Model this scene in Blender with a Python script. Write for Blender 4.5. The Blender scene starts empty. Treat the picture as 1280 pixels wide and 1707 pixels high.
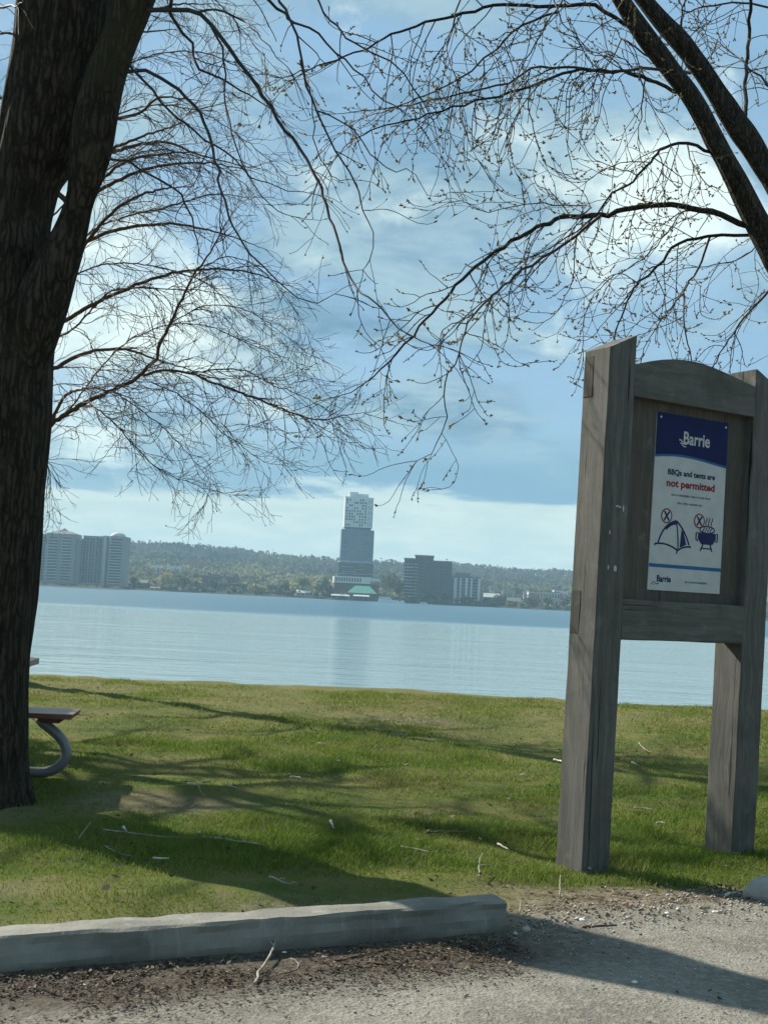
import bpy, math, random
import numpy as np
from mathutils import Vector, Matrix
PI = math.pi
R_ = math.radians
S = bpy.context.scene
COL = S.collection

# ------------------------------------------------------------------ camera
F_PX, PITCH, ROLL, CAM_H = 2000.0, 4.17, 2.8, 1.3
_p, _r = R_(PITCH), R_(ROLL)
_R0, _U0 = np.array([1, 0, 0.]), np.array([0, -math.sin(_p), math.cos(_p)])
CF = np.array([0, math.cos(_p), math.sin(_p)])
CR = math.cos(_r)*_R0 + math.sin(_r)*_U0
CU = -math.sin(_r)*_R0 + math.cos(_r)*_U0
CP = np.array([0, 0, CAM_H])
cam = bpy.data.cameras.new('camera')
cam.sensor_fit = 'VERTICAL'; cam.sensor_height = 36; cam.lens = F_PX/1707*36
cam.clip_start = 0.05; cam.clip_end = 12000
cam_o = bpy.data.objects.new('camera', cam); COL.objects.link(cam_o)
_m = Matrix.Identity(4)
for i in range(3):
    _m[i][0], _m[i][1], _m[i][2], _m[i][3] = CR[i], CU[i], -CF[i], CP[i]
cam_o.matrix_world = _m
S.camera = cam_o

def U(px, py, D):                       # a photo pixel at distance D forward -> a point of the place
    d = CR*(px-640)/F_PX + CU*(853.5-py)/F_PX + CF
    return CP + d*(D/d[1])
def G(px, py, z=0.0):                   # a photo pixel -> the ground point there
    d = CR*(px-640)/F_PX + CU*(853.5-py)/F_PX + CF
    return CP + d*((z-CAM_H)/d[2])
def horizon(px): return 999.3 + (px-640)*0.0489

# ------------------------------------------------------------------ sky, sun, exposure
SUN_AZ, SUN_EL = -52.0, 37.0            # degrees from straight ahead (left negative), elevation
S.view_settings.view_transform = 'Standard'; S.view_settings.look = 'None'
S.view_settings.exposure = 0.85; S.view_settings.gamma = 1.0
S.view_settings.use_curve_mapping = False

class NT:
    """small helper for building node trees"""
    def __init__(s, tree): s.t = tree; s.n = tree.nodes; s.l = tree.links
    def new(s, kind, **kw):
        n = s.n.new(kind)
        for k, v in kw.items(): setattr(n, k, v)
        return n
    def link(s, a, b): s.l.new(a, b)
    def put(s, sock, v):
        if hasattr(v, 'is_linked') or hasattr(v, 'links'): s.l.new(v, sock)
        elif v is not None:
            if isinstance(v, (tuple, list)) and len(v) == 3 and sock.type == 'RGBA': v = (*v, 1)
            sock.default_value = v
    def math(s, op, a, b=None, c=None, clamp=False):
        n = s.new('ShaderNodeMath', operation=op, use_clamp=clamp)
        for i, v in enumerate((a, b, c)):
            if v is not None: s.put(n.inputs[i], v)
        return n.outputs[0]
    def mix(s, f, a, b, blend='MIX'):
        n = s.new('ShaderNodeMix', data_type='RGBA', blend_type=blend)
        s.put(n.inputs[0], f); s.put(n.inputs[6], a); s.put(n.inputs[7], b)
        return n.outputs[2]
    def ss(s, x, lo, hi, a=0.0, b=1.0):
        n = s.new('ShaderNodeMapRange', interpolation_type='SMOOTHSTEP')
        for i, v in enumerate((x, lo, hi, a, b)): s.put(n.inputs[i], v)
        return n.outputs[0]
    def noise(s, vec, scale, detail=4, rough=0.55, dist=0.0, col=False):
        n = s.new('ShaderNodeTexNoise')
        if vec is not None: s.put(n.inputs['Vector'], vec)
        n.inputs['Scale'].default_value = scale; n.inputs['Detail'].default_value = detail
        n.inputs['Roughness'].default_value = rough; n.inputs['Distortion'].default_value = dist
        return n.outputs[1 if col else 0]
    def scale(s, vec, xyz):
        n = s.new('ShaderNodeMapping'); s.put(n.inputs[0], vec); n.inputs['Scale'].default_value = xyz
        return n.outputs[0]
    def xyz(s, vec):
        n = s.new('ShaderNodeSeparateXYZ'); s.put(n.inputs[0], vec); return n.outputs
    def comb(s, x, y, z):
        n = s.new('ShaderNodeCombineXYZ')
        for i, v in enumerate((x, y, z)): s.put(n.inputs[i], v)
        return n.outputs[0]

world = bpy.data.worlds.new('World'); S.world = world; world.use_nodes = True
w = NT(world.node_tree); w.n.clear()
sky = w.new('ShaderNodeTexSky', sky_type='NISHITA')
sky.sun_disc = False; sky.sun_elevation = R_(SUN_EL); sky.sun_rotation = R_(SUN_AZ)
sky.air_density = 1.0; sky.dust_density = 1.2; sky.ozone_density = 1.5
gen = w.new('ShaderNodeTexCoord').outputs['Generated']
X, Y, Z = w.xyz(gen)
el = w.math('MULTIPLY', w.math('ARCSINE', Z), 180/PI)
az = w.math('MULTIPLY', w.math('ARCTAN2', X, Y), 180/PI)
den = w.math('ADD', w.math('MAXIMUM', Z, 0.0), 0.16)
cp = w.comb(w.math('DIVIDE', X, den), w.math('DIVIDE', Y, den), 0.0)
n_big = w.noise(w.scale(cp, (0.8, 1.0, 1)), 1.5, 6, 0.55, 0.4)
n_mid = w.noise(cp, 3.3, 8, 0.6, 0.3)
n_puf = w.noise(w.scale(w.comb(az, el, 0.0), (0.085, 0.13, 1)), 2.0, 9, 0.58, 0.25)
def blob(a0, e0, sa, se):
    """a region of the sky where the sun lights the cloud deck"""
    da = w.math('DIVIDE', w.math('SUBTRACT', az, a0), sa); de = w.math('DIVIDE', w.math('SUBTRACT', el, e0), se)
    q = w.math('ADD', w.math('MULTIPLY', da, da), w.math('MULTIPLY', de, de))
    return w.math('EXPONENT', w.math('MULTIPLY', q, -1.0))
lit = w.math('ADD', w.math('MULTIPLY', blob(-14.5, 12.5, 7.0, 6.0), 0.85), w.math('MULTIPLY', blob(12.5, 18, 5.5, 4.5), 0.95))
lit = w.math('ADD', lit, w.math('MULTIPLY', blob(-50, 36, 24, 17), 1.7))
lit = w.math('ADD', lit, w.math('MULTIPLY', blob(-2, 20, 4, 2.0), 0.35))
lit = w.math('ADD', lit, w.math('MULTIPLY', blob(-4, 7.6, 4, 1.3), 0.45))
lit = w.math('ADD', lit, w.math('MULTIPLY', blob(7, 6.9, 2.2, 0.7), 0.55))
lit = w.math('ADD', lit, w.math('MULTIPLY', blob(8, 25, 4, 2.0), 0.35))
blue = w.mix(0.72, sky.outputs[0], (2.8, 5.0, 7.1))
# grey-blue cloud deck with thinner, bluer openings
deckcol = w.mix(w.ss(n_mid, 0.38, 0.62), (1.60, 3.10, 4.45), (3.6, 5.3, 6.2))
deck = w.ss(w.math('ADD', n_big, w.math('MULTIPLY', w.math('SUBTRACT', n_mid, 0.5), 0.35)), 0.40, 0.56)
c = w.mix(deck, blue, deckcol)
# white sunlit cloud
wf = w.math('ADD', w.math('MULTIPLY', lit, 0.40), w.math('MULTIPLY', w.math('SUBTRACT', n_puf, 0.5), 1.3))
wf = w.math('ADD', wf, w.math('MULTIPLY', w.math('SUBTRACT', n_big, 0.5), 0.9))
white = w.ss(wf, 0.10, 0.42)
c = w.mix(w.math('MULTIPLY', w.ss(lit, 0.15, 1.1), 0.42), c, (6.4, 8.2, 8.3))
c = w.mix(w.math('MULTIPLY', white, 0.92), c, (8.4, 9.9, 9.5))
# pale strip above the horizon, with a blue-grey bank over it
el_w = w.math('ADD', el, w.math('MULTIPLY', w.math('SUBTRACT', n_big, 0.5), 3.2))
el_w = w.math('ADD', el_w, w.math('MULTIPLY', w.math('SUBTRACT', n_mid, 0.5), 1.6))
el_w = w.math('ADD', el_w, w.math('MULTIPLY', az, -0.02))
bank = w.math('MULTIPLY', w.ss(el_w, 4.75, 5.15), w.ss(el_w, 8.6, 5.4))
bank = w.math('MULTIPLY', bank, w.ss(az, -14, 3, 0.55, 1.0))
bank = w.math('MULTIPLY', bank, w.ss(white, 0.1, 0.8, 1.0, 0.25))
c = w.mix(w.ss(el_w, 9.0, 4.6, 0, 0.35), c, (4.6, 6.8, 7.3))
c = w.mix(bank, c, (2.05, 3.9, 5.4))
low = w.ss(el_w, 5.2, 4.6)
lowcol = w.mix(w.ss(n_mid, 0.35, 0.72), (5.6, 7.2, 7.0), (7.1, 8.3, 7.7))
c = w.mix(low, c, lowcol)
bg = w.new('ShaderNodeBackground'); w.put(bg.inputs[0], c); bg.inputs[1].default_value = 0.062
w.link(bg.outputs[0], w.new('ShaderNodeOutputWorld').inputs[0])

sun = bpy.data.lights.new('sun', 'SUN'); sun.energy = 4.9; sun.angle = R_(0.5); sun.color = (1.0, 0.93, 0.80)
sun_o = bpy.data.objects.new('sun', sun); COL.objects.link(sun_o)
_a, _e = R_(SUN_AZ), R_(SUN_EL)
SUN_D = Vector((math.sin(_a)*math.cos(_e), math.cos(_a)*math.cos(_e), math.sin(_e)))
sun_o.rotation_euler = SUN_D.to_track_quat('Z', 'Y').to_euler(); sun_o.location = (-20, 20, 20)

# ------------------------------------------------------------------ helpers: objects
def props(o, label=None, cat=None, group=None, kind=None):
    if label: o['label'] = label
    if cat: o['category'] = cat
    if group: o['group'] = group
    if kind: o['kind'] = kind
    return o
def empty(name, loc=(0, 0, 0), rz=0.0, label=None, cat=None, group=None):
    o = bpy.data.objects.new(name, None); COL.objects.link(o)
    o.location = loc; o.rotation_euler = (0, 0, rz); o.empty_display_size = 0.2
    return props(o, label, cat, group)
def mesh_obj(name, V, Fc, mats, parent=None, smooth=False, midx=None, loc=None):
    me = bpy.data.meshes.new(name)
    me.from_pydata([tuple(v) for v in V], [], [tuple(f) for f in Fc]); me.update()
    if not isinstance(mats, (list, tuple)): mats = [mats]
    for m in mats: me.materials.append(m)
    if midx is not None: me.polygons.foreach_set('material_index', np.array(midx, dtype=np.int32))
    if smooth: me.polygons.foreach_set('use_smooth', np.ones(len(me.polygons), dtype=bool))
    o = bpy.data.objects.new(name, me); COL.objects.link(o)
    if parent: o.parent = parent
    if loc is not None: o.location = loc
    return o
def fast_mesh(name, V, nloop, idx, mats, smooth=False, midx=None):
    """big meshes straight from numpy: V (n,3), nloop = corners per face (array), idx = flat corner list"""
    me = bpy.data.meshes.new(name)
    V = np.asarray(V, dtype=np.float32); nloop = np.asarray(nloop, dtype=np.int32); idx = np.asarray(idx, dtype=np.int32)
    me.vertices.add(len(V)); me.vertices.foreach_set('co', V.ravel())
    me.loops.add(len(idx)); me.loops.foreach_set('vertex_index', idx)
    me.polygons.add(len(nloop))
    st = np.zeros(len(nloop), dtype=np.int32); st[1:] = np.cumsum(nloop)[:-1]
    me.polygons.foreach_set('loop_start', st)
    for m in (mats if isinstance(mats, (list, tuple)) else [mats]): me.materials.append(m)
    if midx is not None: me.polygons.foreach_set('material_index', np.asarray(midx, dtype=np.int32))
    if smooth: me.polygons.foreach_set('use_smooth', np.ones(len(nloop), dtype=bool))
    me.update(calc_edges=True); me.validate()
    return me
def link_mesh(name, me, parent=None):
    o = bpy.data.objects.new(name, me); COL.objects.link(o)
    if parent: o.parent = parent
    return o

class MB:
    def __init__(s): s.V = []; s.F = []; s.M = []
    def add(s, V, F, m=0):
        b = len(s.V); s.V += [tuple(v) for v in V]; s.F += [tuple(i+b for i in f) for f in F]; s.M += [m]*len(F)
    def box(s, x0, x1, y0, y1, z0, z1, m=0):
        s.add([(x0,y0,z0),(x1,y0,z0),(x1,y1,z0),(x0,y1,z0),(x0,y0,z1),(x1,y0,z1),(x1,y1,z1),(x0,y1,z1)],
              [(3,2,1,0),(4,5,6,7),(0,1,5,4),(1,2,6,5),(2,3,7,6),(3,0,4,7)], m)
    def frustum(s, x0, x1, y0, y1, z0, X0, X1, Y0, Y1, z1, m=0):
        s.add([(x0,y0,z0),(x1,y0,z0),(x1,y1,z0),(x0,y1,z0),(X0,Y0,z1),(X1,Y0,z1),(X1,Y1,z1),(X0,Y1,z1)],
              [(3,2,1,0),(4,5,6,7),(0,1,5,4),(1,2,6,5),(2,3,7,6),(3,0,4,7)], m)
    def tube(s, P, rad, sides=6, m=0, cap=True):
        P = np.asarray(P, float); n = len(P)
        T = np.gradient(P, axis=0); T /= np.linalg.norm(T, axis=1)[:, None]+1e-9
        up = np.array([0, 0, 1.]) if abs(T[0][2]) < 0.9 else np.array([1., 0, 0])
        N = np.cross(T[0], up); N /= np.linalg.norm(N)
        an = np.arange(sides)*2*PI/sides; ca, sa = np.cos(an)[:, None], np.sin(an)[:, None]
        rings = []
        for i in range(n):
            N = N - T[i]*N.dot(T[i]); N /= np.linalg.norm(N)+1e-9
            B = np.cross(T[i], N)
            rings.append(P[i] + rad[i]*(ca*N + sa*B))
        b = len(s.V); s.V += [tuple(v) for v in np.concatenate(rings)]
        for i in range(n-1):
            o = b+i*sides
            for k in range(sides):
                k2 = (k+1) % sides
                s.F.append((o+k, o+k2, o+sides+k2, o+sides+k)); s.M.append(m)
        if cap:
            s.F.append(tuple(b+k for k in range(sides))[::-1]); s.M.append(m)
            s.F.append(tuple(b+(n-1)*sides+k for k in range(sides))); s.M.append(m)
    def build(s, name, mats, parent=None, smooth=False, loc=None):
        return mesh_obj(name, s.V, s.F, mats, parent, smooth, s.M, loc)

def spline(pts, step):
    """Catmull-Rom through the rows of pts (any number of columns), resampled about every `step` of xyz"""
    P = np.asarray(pts, float)
    Q = np.vstack([2*P[0]-P[1], P, 2*P[-1]-P[-2]]); out = []
    for i in range(1, len(Q)-2):
        a, b, c_, d = Q[i-1], Q[i], Q[i+1], Q[i+2]
        n = max(1, int(np.linalg.norm((c_-b)[:3])/step))
        for k in range(n):
            t = k/n
            out.append(0.5*((2*b)+(-a+c_)*t+(2*a-5*b+4*c_-d)*t*t+(-a+3*b-3*c_+d)*t**3))
    out.append(P[-1]); return np.array(out)

# value noise for geometry
_rs = np.random.RandomState(7); _lat = _rs.rand(64, 64, 64)
def vn(x, y, z=0.0):
    x, y, z = np.broadcast_arrays(np.asarray(x, float), np.asarray(y, float), np.asarray(z, float))
    xi, yi, zi = np.floor(x).astype(int), np.floor(y).astype(int), np.floor(z).astype(int)
    fx, fy, fz = x-xi, y-yi, z-zi
    fx, fy, fz = (f*f*(3-2*f) for f in (fx, fy, fz))
    def L(a, b, c_): return _lat[a % 64, b % 64, c_ % 64]
    r = 0
    for dx in (0, 1):
        for dy in (0, 1):
            for dz in (0, 1):
                r = r + L(xi+dx, yi+dy, zi+dz)*(fx if dx else 1-fx)*(fy if dy else 1-fy)*(fz if dz else 1-fz)
    return r*2-1
def fbm(x, y, z=0.0, o=4):
    r, a, f = 0, 1.0, 1.0
    for k in range(o):
        r = r + a*vn(x*f+17.3*k, y*f+5.1*k, np.asarray(z)*f+9.7*k); a *= 0.5; f *= 2.03
    return r

# ------------------------------------------------------------------ helpers: materials
def material(name, build, bump=None):
    m = bpy.data.materials.new(name); m.use_nodes = True
    t = NT(m.node_tree); t.n.clear()
    out = t.new('ShaderNodeOutputMaterial'); b = t.new('ShaderNodeBsdfPrincipled')
    t.link(b.outputs[0], out.inputs[0])
    t.b = b; t.out = out
    build(t)
    return m
def oc(t): return t.new('ShaderNodeTexCoord').outputs['Object']
def setbump(t, h, strength=0.5, dist=0.02):
    n = t.new('ShaderNodeBump'); n.inputs['Strength'].default_value = strength; n.inputs['Distance'].default_value = dist
    t.put(n.inputs['Height'], h); t.link(n.outputs[0], t.b.inputs['Normal'])
def plain(name, colr, rough=0.6, var=0.12, scale=3.0, metal=0.0):
    def f(t):
        n = t.noise(oc(t), scale, 5)
        v = t.ss(n, 0.25, 0.75, 1-var, 1+var)
        t.put(t.b.inputs['Base Color'], t.mix(1.0, colr, t.comb(v, v, v), 'MULTIPLY'))
        t.b.inputs['Roughness'].default_value = rough; t.b.inputs['Metallic'].default_value = metal
    return material(name, f)

def wood(name, a, b, axis, rough=0.85):
    """weathered timber, grain along `axis`"""
    def f(t):
        o = oc(t); long_, cross = 0.55, 16.0
        sc = tuple(long_ if i == axis else cross for i in range(3))
        warp = t.noise(o, 2.2, 3, 0.5, col=True)
        v = t.new('ShaderNodeVectorMath', operation='MULTIPLY_ADD')
        t.put(v.inputs[0], warp); v.inputs[1].default_value = (0.10, 0.10, 0.10); t.put(v.inputs[2], o)
        g = t.noise(t.scale(v.outputs[0], sc), 2.2, 9, 0.66, 0.6)
        fine = t.noise(t.scale(o, tuple(2.0 if i == axis else 90.0 for i in range(3))), 2.0, 4, 0.6)
        blot = t.noise(o, 2.6, 5, 0.6)
        colr = t.mix(t.ss(g, 0.34, 0.66), a, b)
        colr = t.mix(t.ss(fine, 0.5, 0.75, 0, 0.35), colr, tuple(x*0.45 for x in a))
        colr = t.mix(t.ss(blot, 0.45, 0.70, 0, 0.7), colr, (0.040, 0.043, 0.036))
        k = t.new('ShaderNodeTexVoronoi'); k.inputs['Scale'].default_value = 2.7
        t.put(k.inputs['Vector'], t.scale(o, tuple(0.75 if i == axis else 1.6 for i in range(3))))
        colr = t.mix(t.ss(k.outputs['Distance'], 0.105, 0.05, 0, 0.85), colr, (0.020, 0.016, 0.012))
        crack = t.noise(t.scale(o, tuple(0.45 if i == axis else 26.0 for i in range(3))), 1.6, 3, 0.5, 0.3)
        ck = t.ss(crack, 0.655, 0.70)
        colr = t.mix(t.ss(t.noise(o, 7.0, 5, 0.65), 0.58, 0.74, 0, 0.5), colr, (0.165, 0.158, 0.140))
        colr = t.mix(ck, colr, (0.012, 0.010, 0.008))
        t.put(t.b.inputs['Base Color'], colr); t.b.inputs['Roughness'].default_value = rough
        h = t.math('SUBTRACT', t.math('ADD', g, t.math('MULTIPLY', fine, 0.5)), t.math('MULTIPLY', ck, 1.5))
        setbump(t, h, 0.45, 0.004)
    return material(name, f)
M_post = wood('weathered_post_wood', (0.064, 0.063, 0.055), (0.110, 0.108, 0.097), 2)
M_rail = wood('weathered_rail_wood', (0.066, 0.065, 0.056), (0.110, 0.107, 0.096), 0)
M_panel = wood('panel_wood', (0.054, 0.049, 0.037), (0.086, 0.078, 0.060), 2)
M_endgrain = wood('dark_end_wood', (0.020, 0.018, 0.011), (0.040, 0.036, 0.024), 2)
M_plank = wood('red_brown_plank', (0.125, 0.050, 0.036), (0.215, 0.105, 0.080), 0, 0.4)

def bark(name, a, b, sc=1.0, bumpd=0.03):
    def f(t):
        o = oc(t)
        v = t.scale(o, (13*sc, 13*sc, 2.4*sc))
        n = t.noise(v, 1.6, 9, 0.7, 0.5); n2 = t.noise(o, 5.0*sc, 7, 0.65)
        vo = t.new('ShaderNodeTexVoronoi', feature='DISTANCE_TO_EDGE'); vo.inputs['Scale'].default_value = 1.0
        wv = t.new('ShaderNodeVectorMath', operation='MULTIPLY_ADD'); t.put(wv.inputs[0], t.noise(o, 9*sc, 4, 0.6, col=True)); wv.inputs[1].default_value = (1.5, 1.5, 1.5)
        t.put(wv.inputs[2], t.scale(o, (30*sc, 30*sc, 3.2*sc))); t.link(wv.outputs[0], vo.inputs['Vector'])
        ck = t.ss(vo.outputs['Distance'], 0.0, 0.30)
        n = t.math('MULTIPLY', n, t.math('ADD', t.math('MULTIPLY', ck, 0.45), 0.55))
        colr = t.mix(t.ss(n, 0.22, 0.60), a, b)
        colr = t.mix(t.ss(t.noise(o, 1.3, 4, 0.6), 0.52, 0.68, 0, 0.5), colr, (b[0]*0.72, b[1]*0.86, b[2]*0.6))
        colr = t.mix(t.ss(n2, 0.55, 0.75, 0, 0.6), colr, tuple(x*1.35+0.01 for x in b))
        t.put(t.b.inputs['Base Color'], colr); t.b.inputs['Roughness'].default_value = 0.95
        t.b.inputs['Specular IOR Level'].default_value = 0.15
        setbump(t, t.math('ADD', t.math('MULTIPLY', n, 1.3), t.math('MULTIPLY', n2, 0.4)), 1.0, bumpd)
    return material(name, f)
M_bark = bark('grey_brown_bark', (0.017, 0.014, 0.010), (0.080, 0.066, 0.048), 1.0, 0.06)
M_bark_r = bark('right_limb_bark', (0.016, 0.015, 0.013), (0.078, 0.070, 0.056), 1.6, 0.025)
M_bark_b = bark('red_brown_bark', (0.075, 0.040, 0.029), (0.150, 0.085, 0.064), 1.5, 0.01)
M_twig = plain('dark_twig_bark', (0.024, 0.018, 0.018), 0.7, 0.3, 8)
M_twig_r = plain('brown_twig_bark', (0.034, 0.025, 0.019), 0.7, 0.3, 8)
M_twig_b = plain('reddish_twig_bark', (0.055, 0.036, 0.026), 0.75, 0.3, 8)
def leafy(name, cols, transl=0.4, rough=0.6):
    """thin leaf/blade material, colour picked per separate piece"""
    def f(t):
        g = t.new('ShaderNodeNewGeometry'); rp = t.new('ShaderNodeValToRGB')
        e = rp.color_ramp.elements
        while len(e) < len(cols): e.new(0.5)
        for i, cc in enumerate(cols):
            e[i].position = i/(len(cols)-1); e[i].color = (*cc, 1)
        t.link(g.outputs['Random Per Island'], rp.inputs[0])
        colr = rp.outputs[0]
        t.put(t.b.inputs['Base Color'], colr); t.b.inputs['Roughness'].default_value = rough
        t.b.inputs['Specular IOR Level'].default_value = 0.2
        tr = t.new('ShaderNodeBsdfTranslucent'); t.put(tr.inputs[0], colr)
        mx = t.new('ShaderNodeMixShader'); mx.inputs[0].default_value = transl
        t.link(t.b.outputs[0], mx.inputs[1]); t.link(tr.outputs[0], mx.inputs[2]); t.link(mx.outputs[0], t.out.inputs[0])
    return material(name, f)
M_bud = leafy('tan_green_buds', [(0.22, 0.17, 0.09), (0.40, 0.36, 0.15), (0.30, 0.23, 0.14), (0.48, 0.42, 0.22)], 0.6)
M_bud_dark = leafy('dark_buds', [(0.05, 0.035, 0.03), (0.09, 0.06, 0.04)], 0.2)

# line along which gravel meets grass (the row of concrete wheel stops stands on it)
LP = np.array([-1.28, 4.13]); LA = R_(24.3)
LT = np.array([math.cos(LA), math.sin(LA)]); LN = np.array([-math.sin(LA), math.cos(LA)])
def sd(x, y): return (np.asarray(x)-LP[0])*LN[0] + (np.asarray(y)-LP[1])*LN[1]
def along(x, y): return (np.asarray(x)-LP[0])*LT[0] + (np.asarray(y)-LP[1])*LT[1]
WATER = -1.4
def gz(x, y):
    x = np.asarray(x, float); y = np.asarray(y, float)
    d = sd(x, y)
    z = 0.030*vn(x*0.45, y*0.45, 3.3)*np.clip((d-0.2)/1.5, 0, 1) + (0.016*vn(x*1.7, y*1.7, 1.2)+0.024*vn(x*1.9, y*2.9, 4.2)+0.016*vn(x*3.6, y*5.2, 6.2))*np.clip((d-0.1)/0.5, 0, 1)
    crest = 16.9 + 0.35*vn(x*0.25, 2.2)
    t = np.clip(y-crest, 0, None)
    z = z - np.where(t < 2, 0.055*t*t, 0.22+0.3*(t-2))
    return np.maximum(z, -3.0)
RIDGE = np.array([[-400, 84], [0, 80], [205, 74], [300, 74], [400, 70], [500, 63], [560, 62], [640, 61], [760, 63], [850, 60], [950, 61], [1100, 63], [1400, 66]])
def far_z(x, y):
    px = 640 + x/np.maximum(y, 1)*2000
    H = np.interp(px, RIDGE[:, 0], RIDGE[:, 1])*2450/2000 - 9.0
    H = H*(1+0.05*vn(x*0.006, y*0.004, 8.0))
    t = np.clip((y-1420)/(2450-1420), 0, 1)
    z = np.clip((y-1292)*0.25-2.2, -3.0, 0.6) + np.clip(y-1305, 0, 110)*0.02 + H*t**1.25
    return z + 3*vn(x*0.01, y*0.01, 4)*t
def ground_z(x, y): return np.where(y < 700, gz(x, y), far_z(x, y))

# ------------------------------------------------------------------ ground sheet
def f_ground(t):
    g = t.new('ShaderNodeNewGeometry').outputs['Position']
    x, y, z = t.xyz(g)
    d = t.math('ADD', t.math('MULTIPLY', t.math('SUBTRACT', x, float(LP[0])), float(LN[0])), t.math('MULTIPLY', t.math('SUBTRACT', y, float(LP[1])), float(LN[1])))
    n1 = t.noise(g, 1.1, 6, 0.6); n2 = t.noise(g, 9, 6, 0.65); n3 = t.noise(g, 60, 4, 0.7); n4 = t.noise(g, 0.35, 3)
    grass = t.mix(t.ss(n1, 0.35, 0.65), (0.060, 0.088, 0.016), (0.125, 0.115, 0.038))
    grass = t.mix(t.ss(n2, 0.52, 0.72, 0, 0.7), grass, (0.130, 0.105, 0.060))
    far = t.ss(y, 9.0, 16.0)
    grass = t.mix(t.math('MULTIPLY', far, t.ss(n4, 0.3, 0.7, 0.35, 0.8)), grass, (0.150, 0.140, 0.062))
    soil = t.mix(t.ss(n2, 0.35, 0.65), (0.085, 0.066, 0.045), (0.215, 0.180, 0.130))
    soil = t.mix(t.ss(n3, 0.5, 0.7, 0, 0.6), soil, (0.28, 0.25, 0.20))
    dd = t.math('ADD', d, t.math('MULTIPLY', t.math('SUBTRACT', n1, 0.5), 0.9))
    for bx_, by_, rx, ry in ((-1.95, 5.15, 0.75, 0.25), (-1.3, 7.35, 0.7, 0.5), (-2.35, 6.85, 0.6, 0.5), (0.25, 13.3, 0.9, 0.9), (1.0, 5.6, 0.6, 0.2)):   # worn patches
        ex = t.math('DIVIDE', t.math('SUBTRACT', x, bx_), rx); ey = t.math('DIVIDE', t.math('SUBTRACT', y, by_), ry)
        q = t.math('ADD', t.math('ADD', t.math('MULTIPLY', ex, ex), t.math('MULTIPLY', ey, ey)), t.math('MULTIPLY', t.math('SUBTRACT', n2, 0.5), 2.2))
        grass = t.mix(t.ss(q, 1.1, 0.2, 0, 0.5), grass, soil)
    near = t.mix(t.ss(dd, 0.62, 0.20), grass, soil)
    woods = t.mix(t.ss(t.noise(g, 0.02, 5), 0.35, 0.65), (0.034, 0.030, 0.020), (0.052, 0.052, 0.026))
    bank = t.mix(t.ss(z, -0.9, -1.3), near, (0.12, 0.10, 0.075))
    colr = t.mix(t.ss(y, 500, 900), bank, woods)
    t.put(t.b.inputs['Base Color'], colr); t.b.inputs['Roughness'].default_value = 0.95
    t.b.inputs['Specular IOR Level'].default_value = 0.1
    setbump(t, t.math('ADD', n2, t.math('MULTIPLY', n3, 0.5)), 0.7, 0.03)
M_ground = material('lawn_and_soil', f_ground)
def grade(a, b, s0, s1, n): # geometric spacing
    t = np.linspace(0, 1, n); return a+(b-a)*(np.exp(t*math.log(s1/s0))-1)/(s1/s0-1)
xf = np.arange(-6.5, 6.5, 0.11)
xo = grade(6.6, 3000, 0.2, 160, 60)
xs = np.concatenate([-xo[::-1], xf, xo])
ys = np.concatenate([np.linspace(-60, 0, 12), np.arange(0.5, 3, 0.5), np.arange(3, 19, 0.11), np.linspace(19.2, 30, 20), grade(34, 1270, 1, 30, 16), np.arange(1284, 1330, 5), np.arange(1340, 2600, 45), np.linspace(2650, 3900, 12)])
XX, YY = np.meshgrid(xs, ys)
ZZ = ground_z(XX, YY)
nx, ny = len(xs), len(ys)
I = np.arange(nx*ny).reshape(ny, nx)
quads = np.stack([I[:-1, :-1], I[:-1, 1:], I[1:, 1:], I[1:, :-1]], -1).reshape(-1, 4)
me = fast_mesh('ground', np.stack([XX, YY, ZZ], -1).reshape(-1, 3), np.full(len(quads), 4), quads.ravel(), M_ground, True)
props(link_mesh('ground', me), kind='structure')

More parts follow.
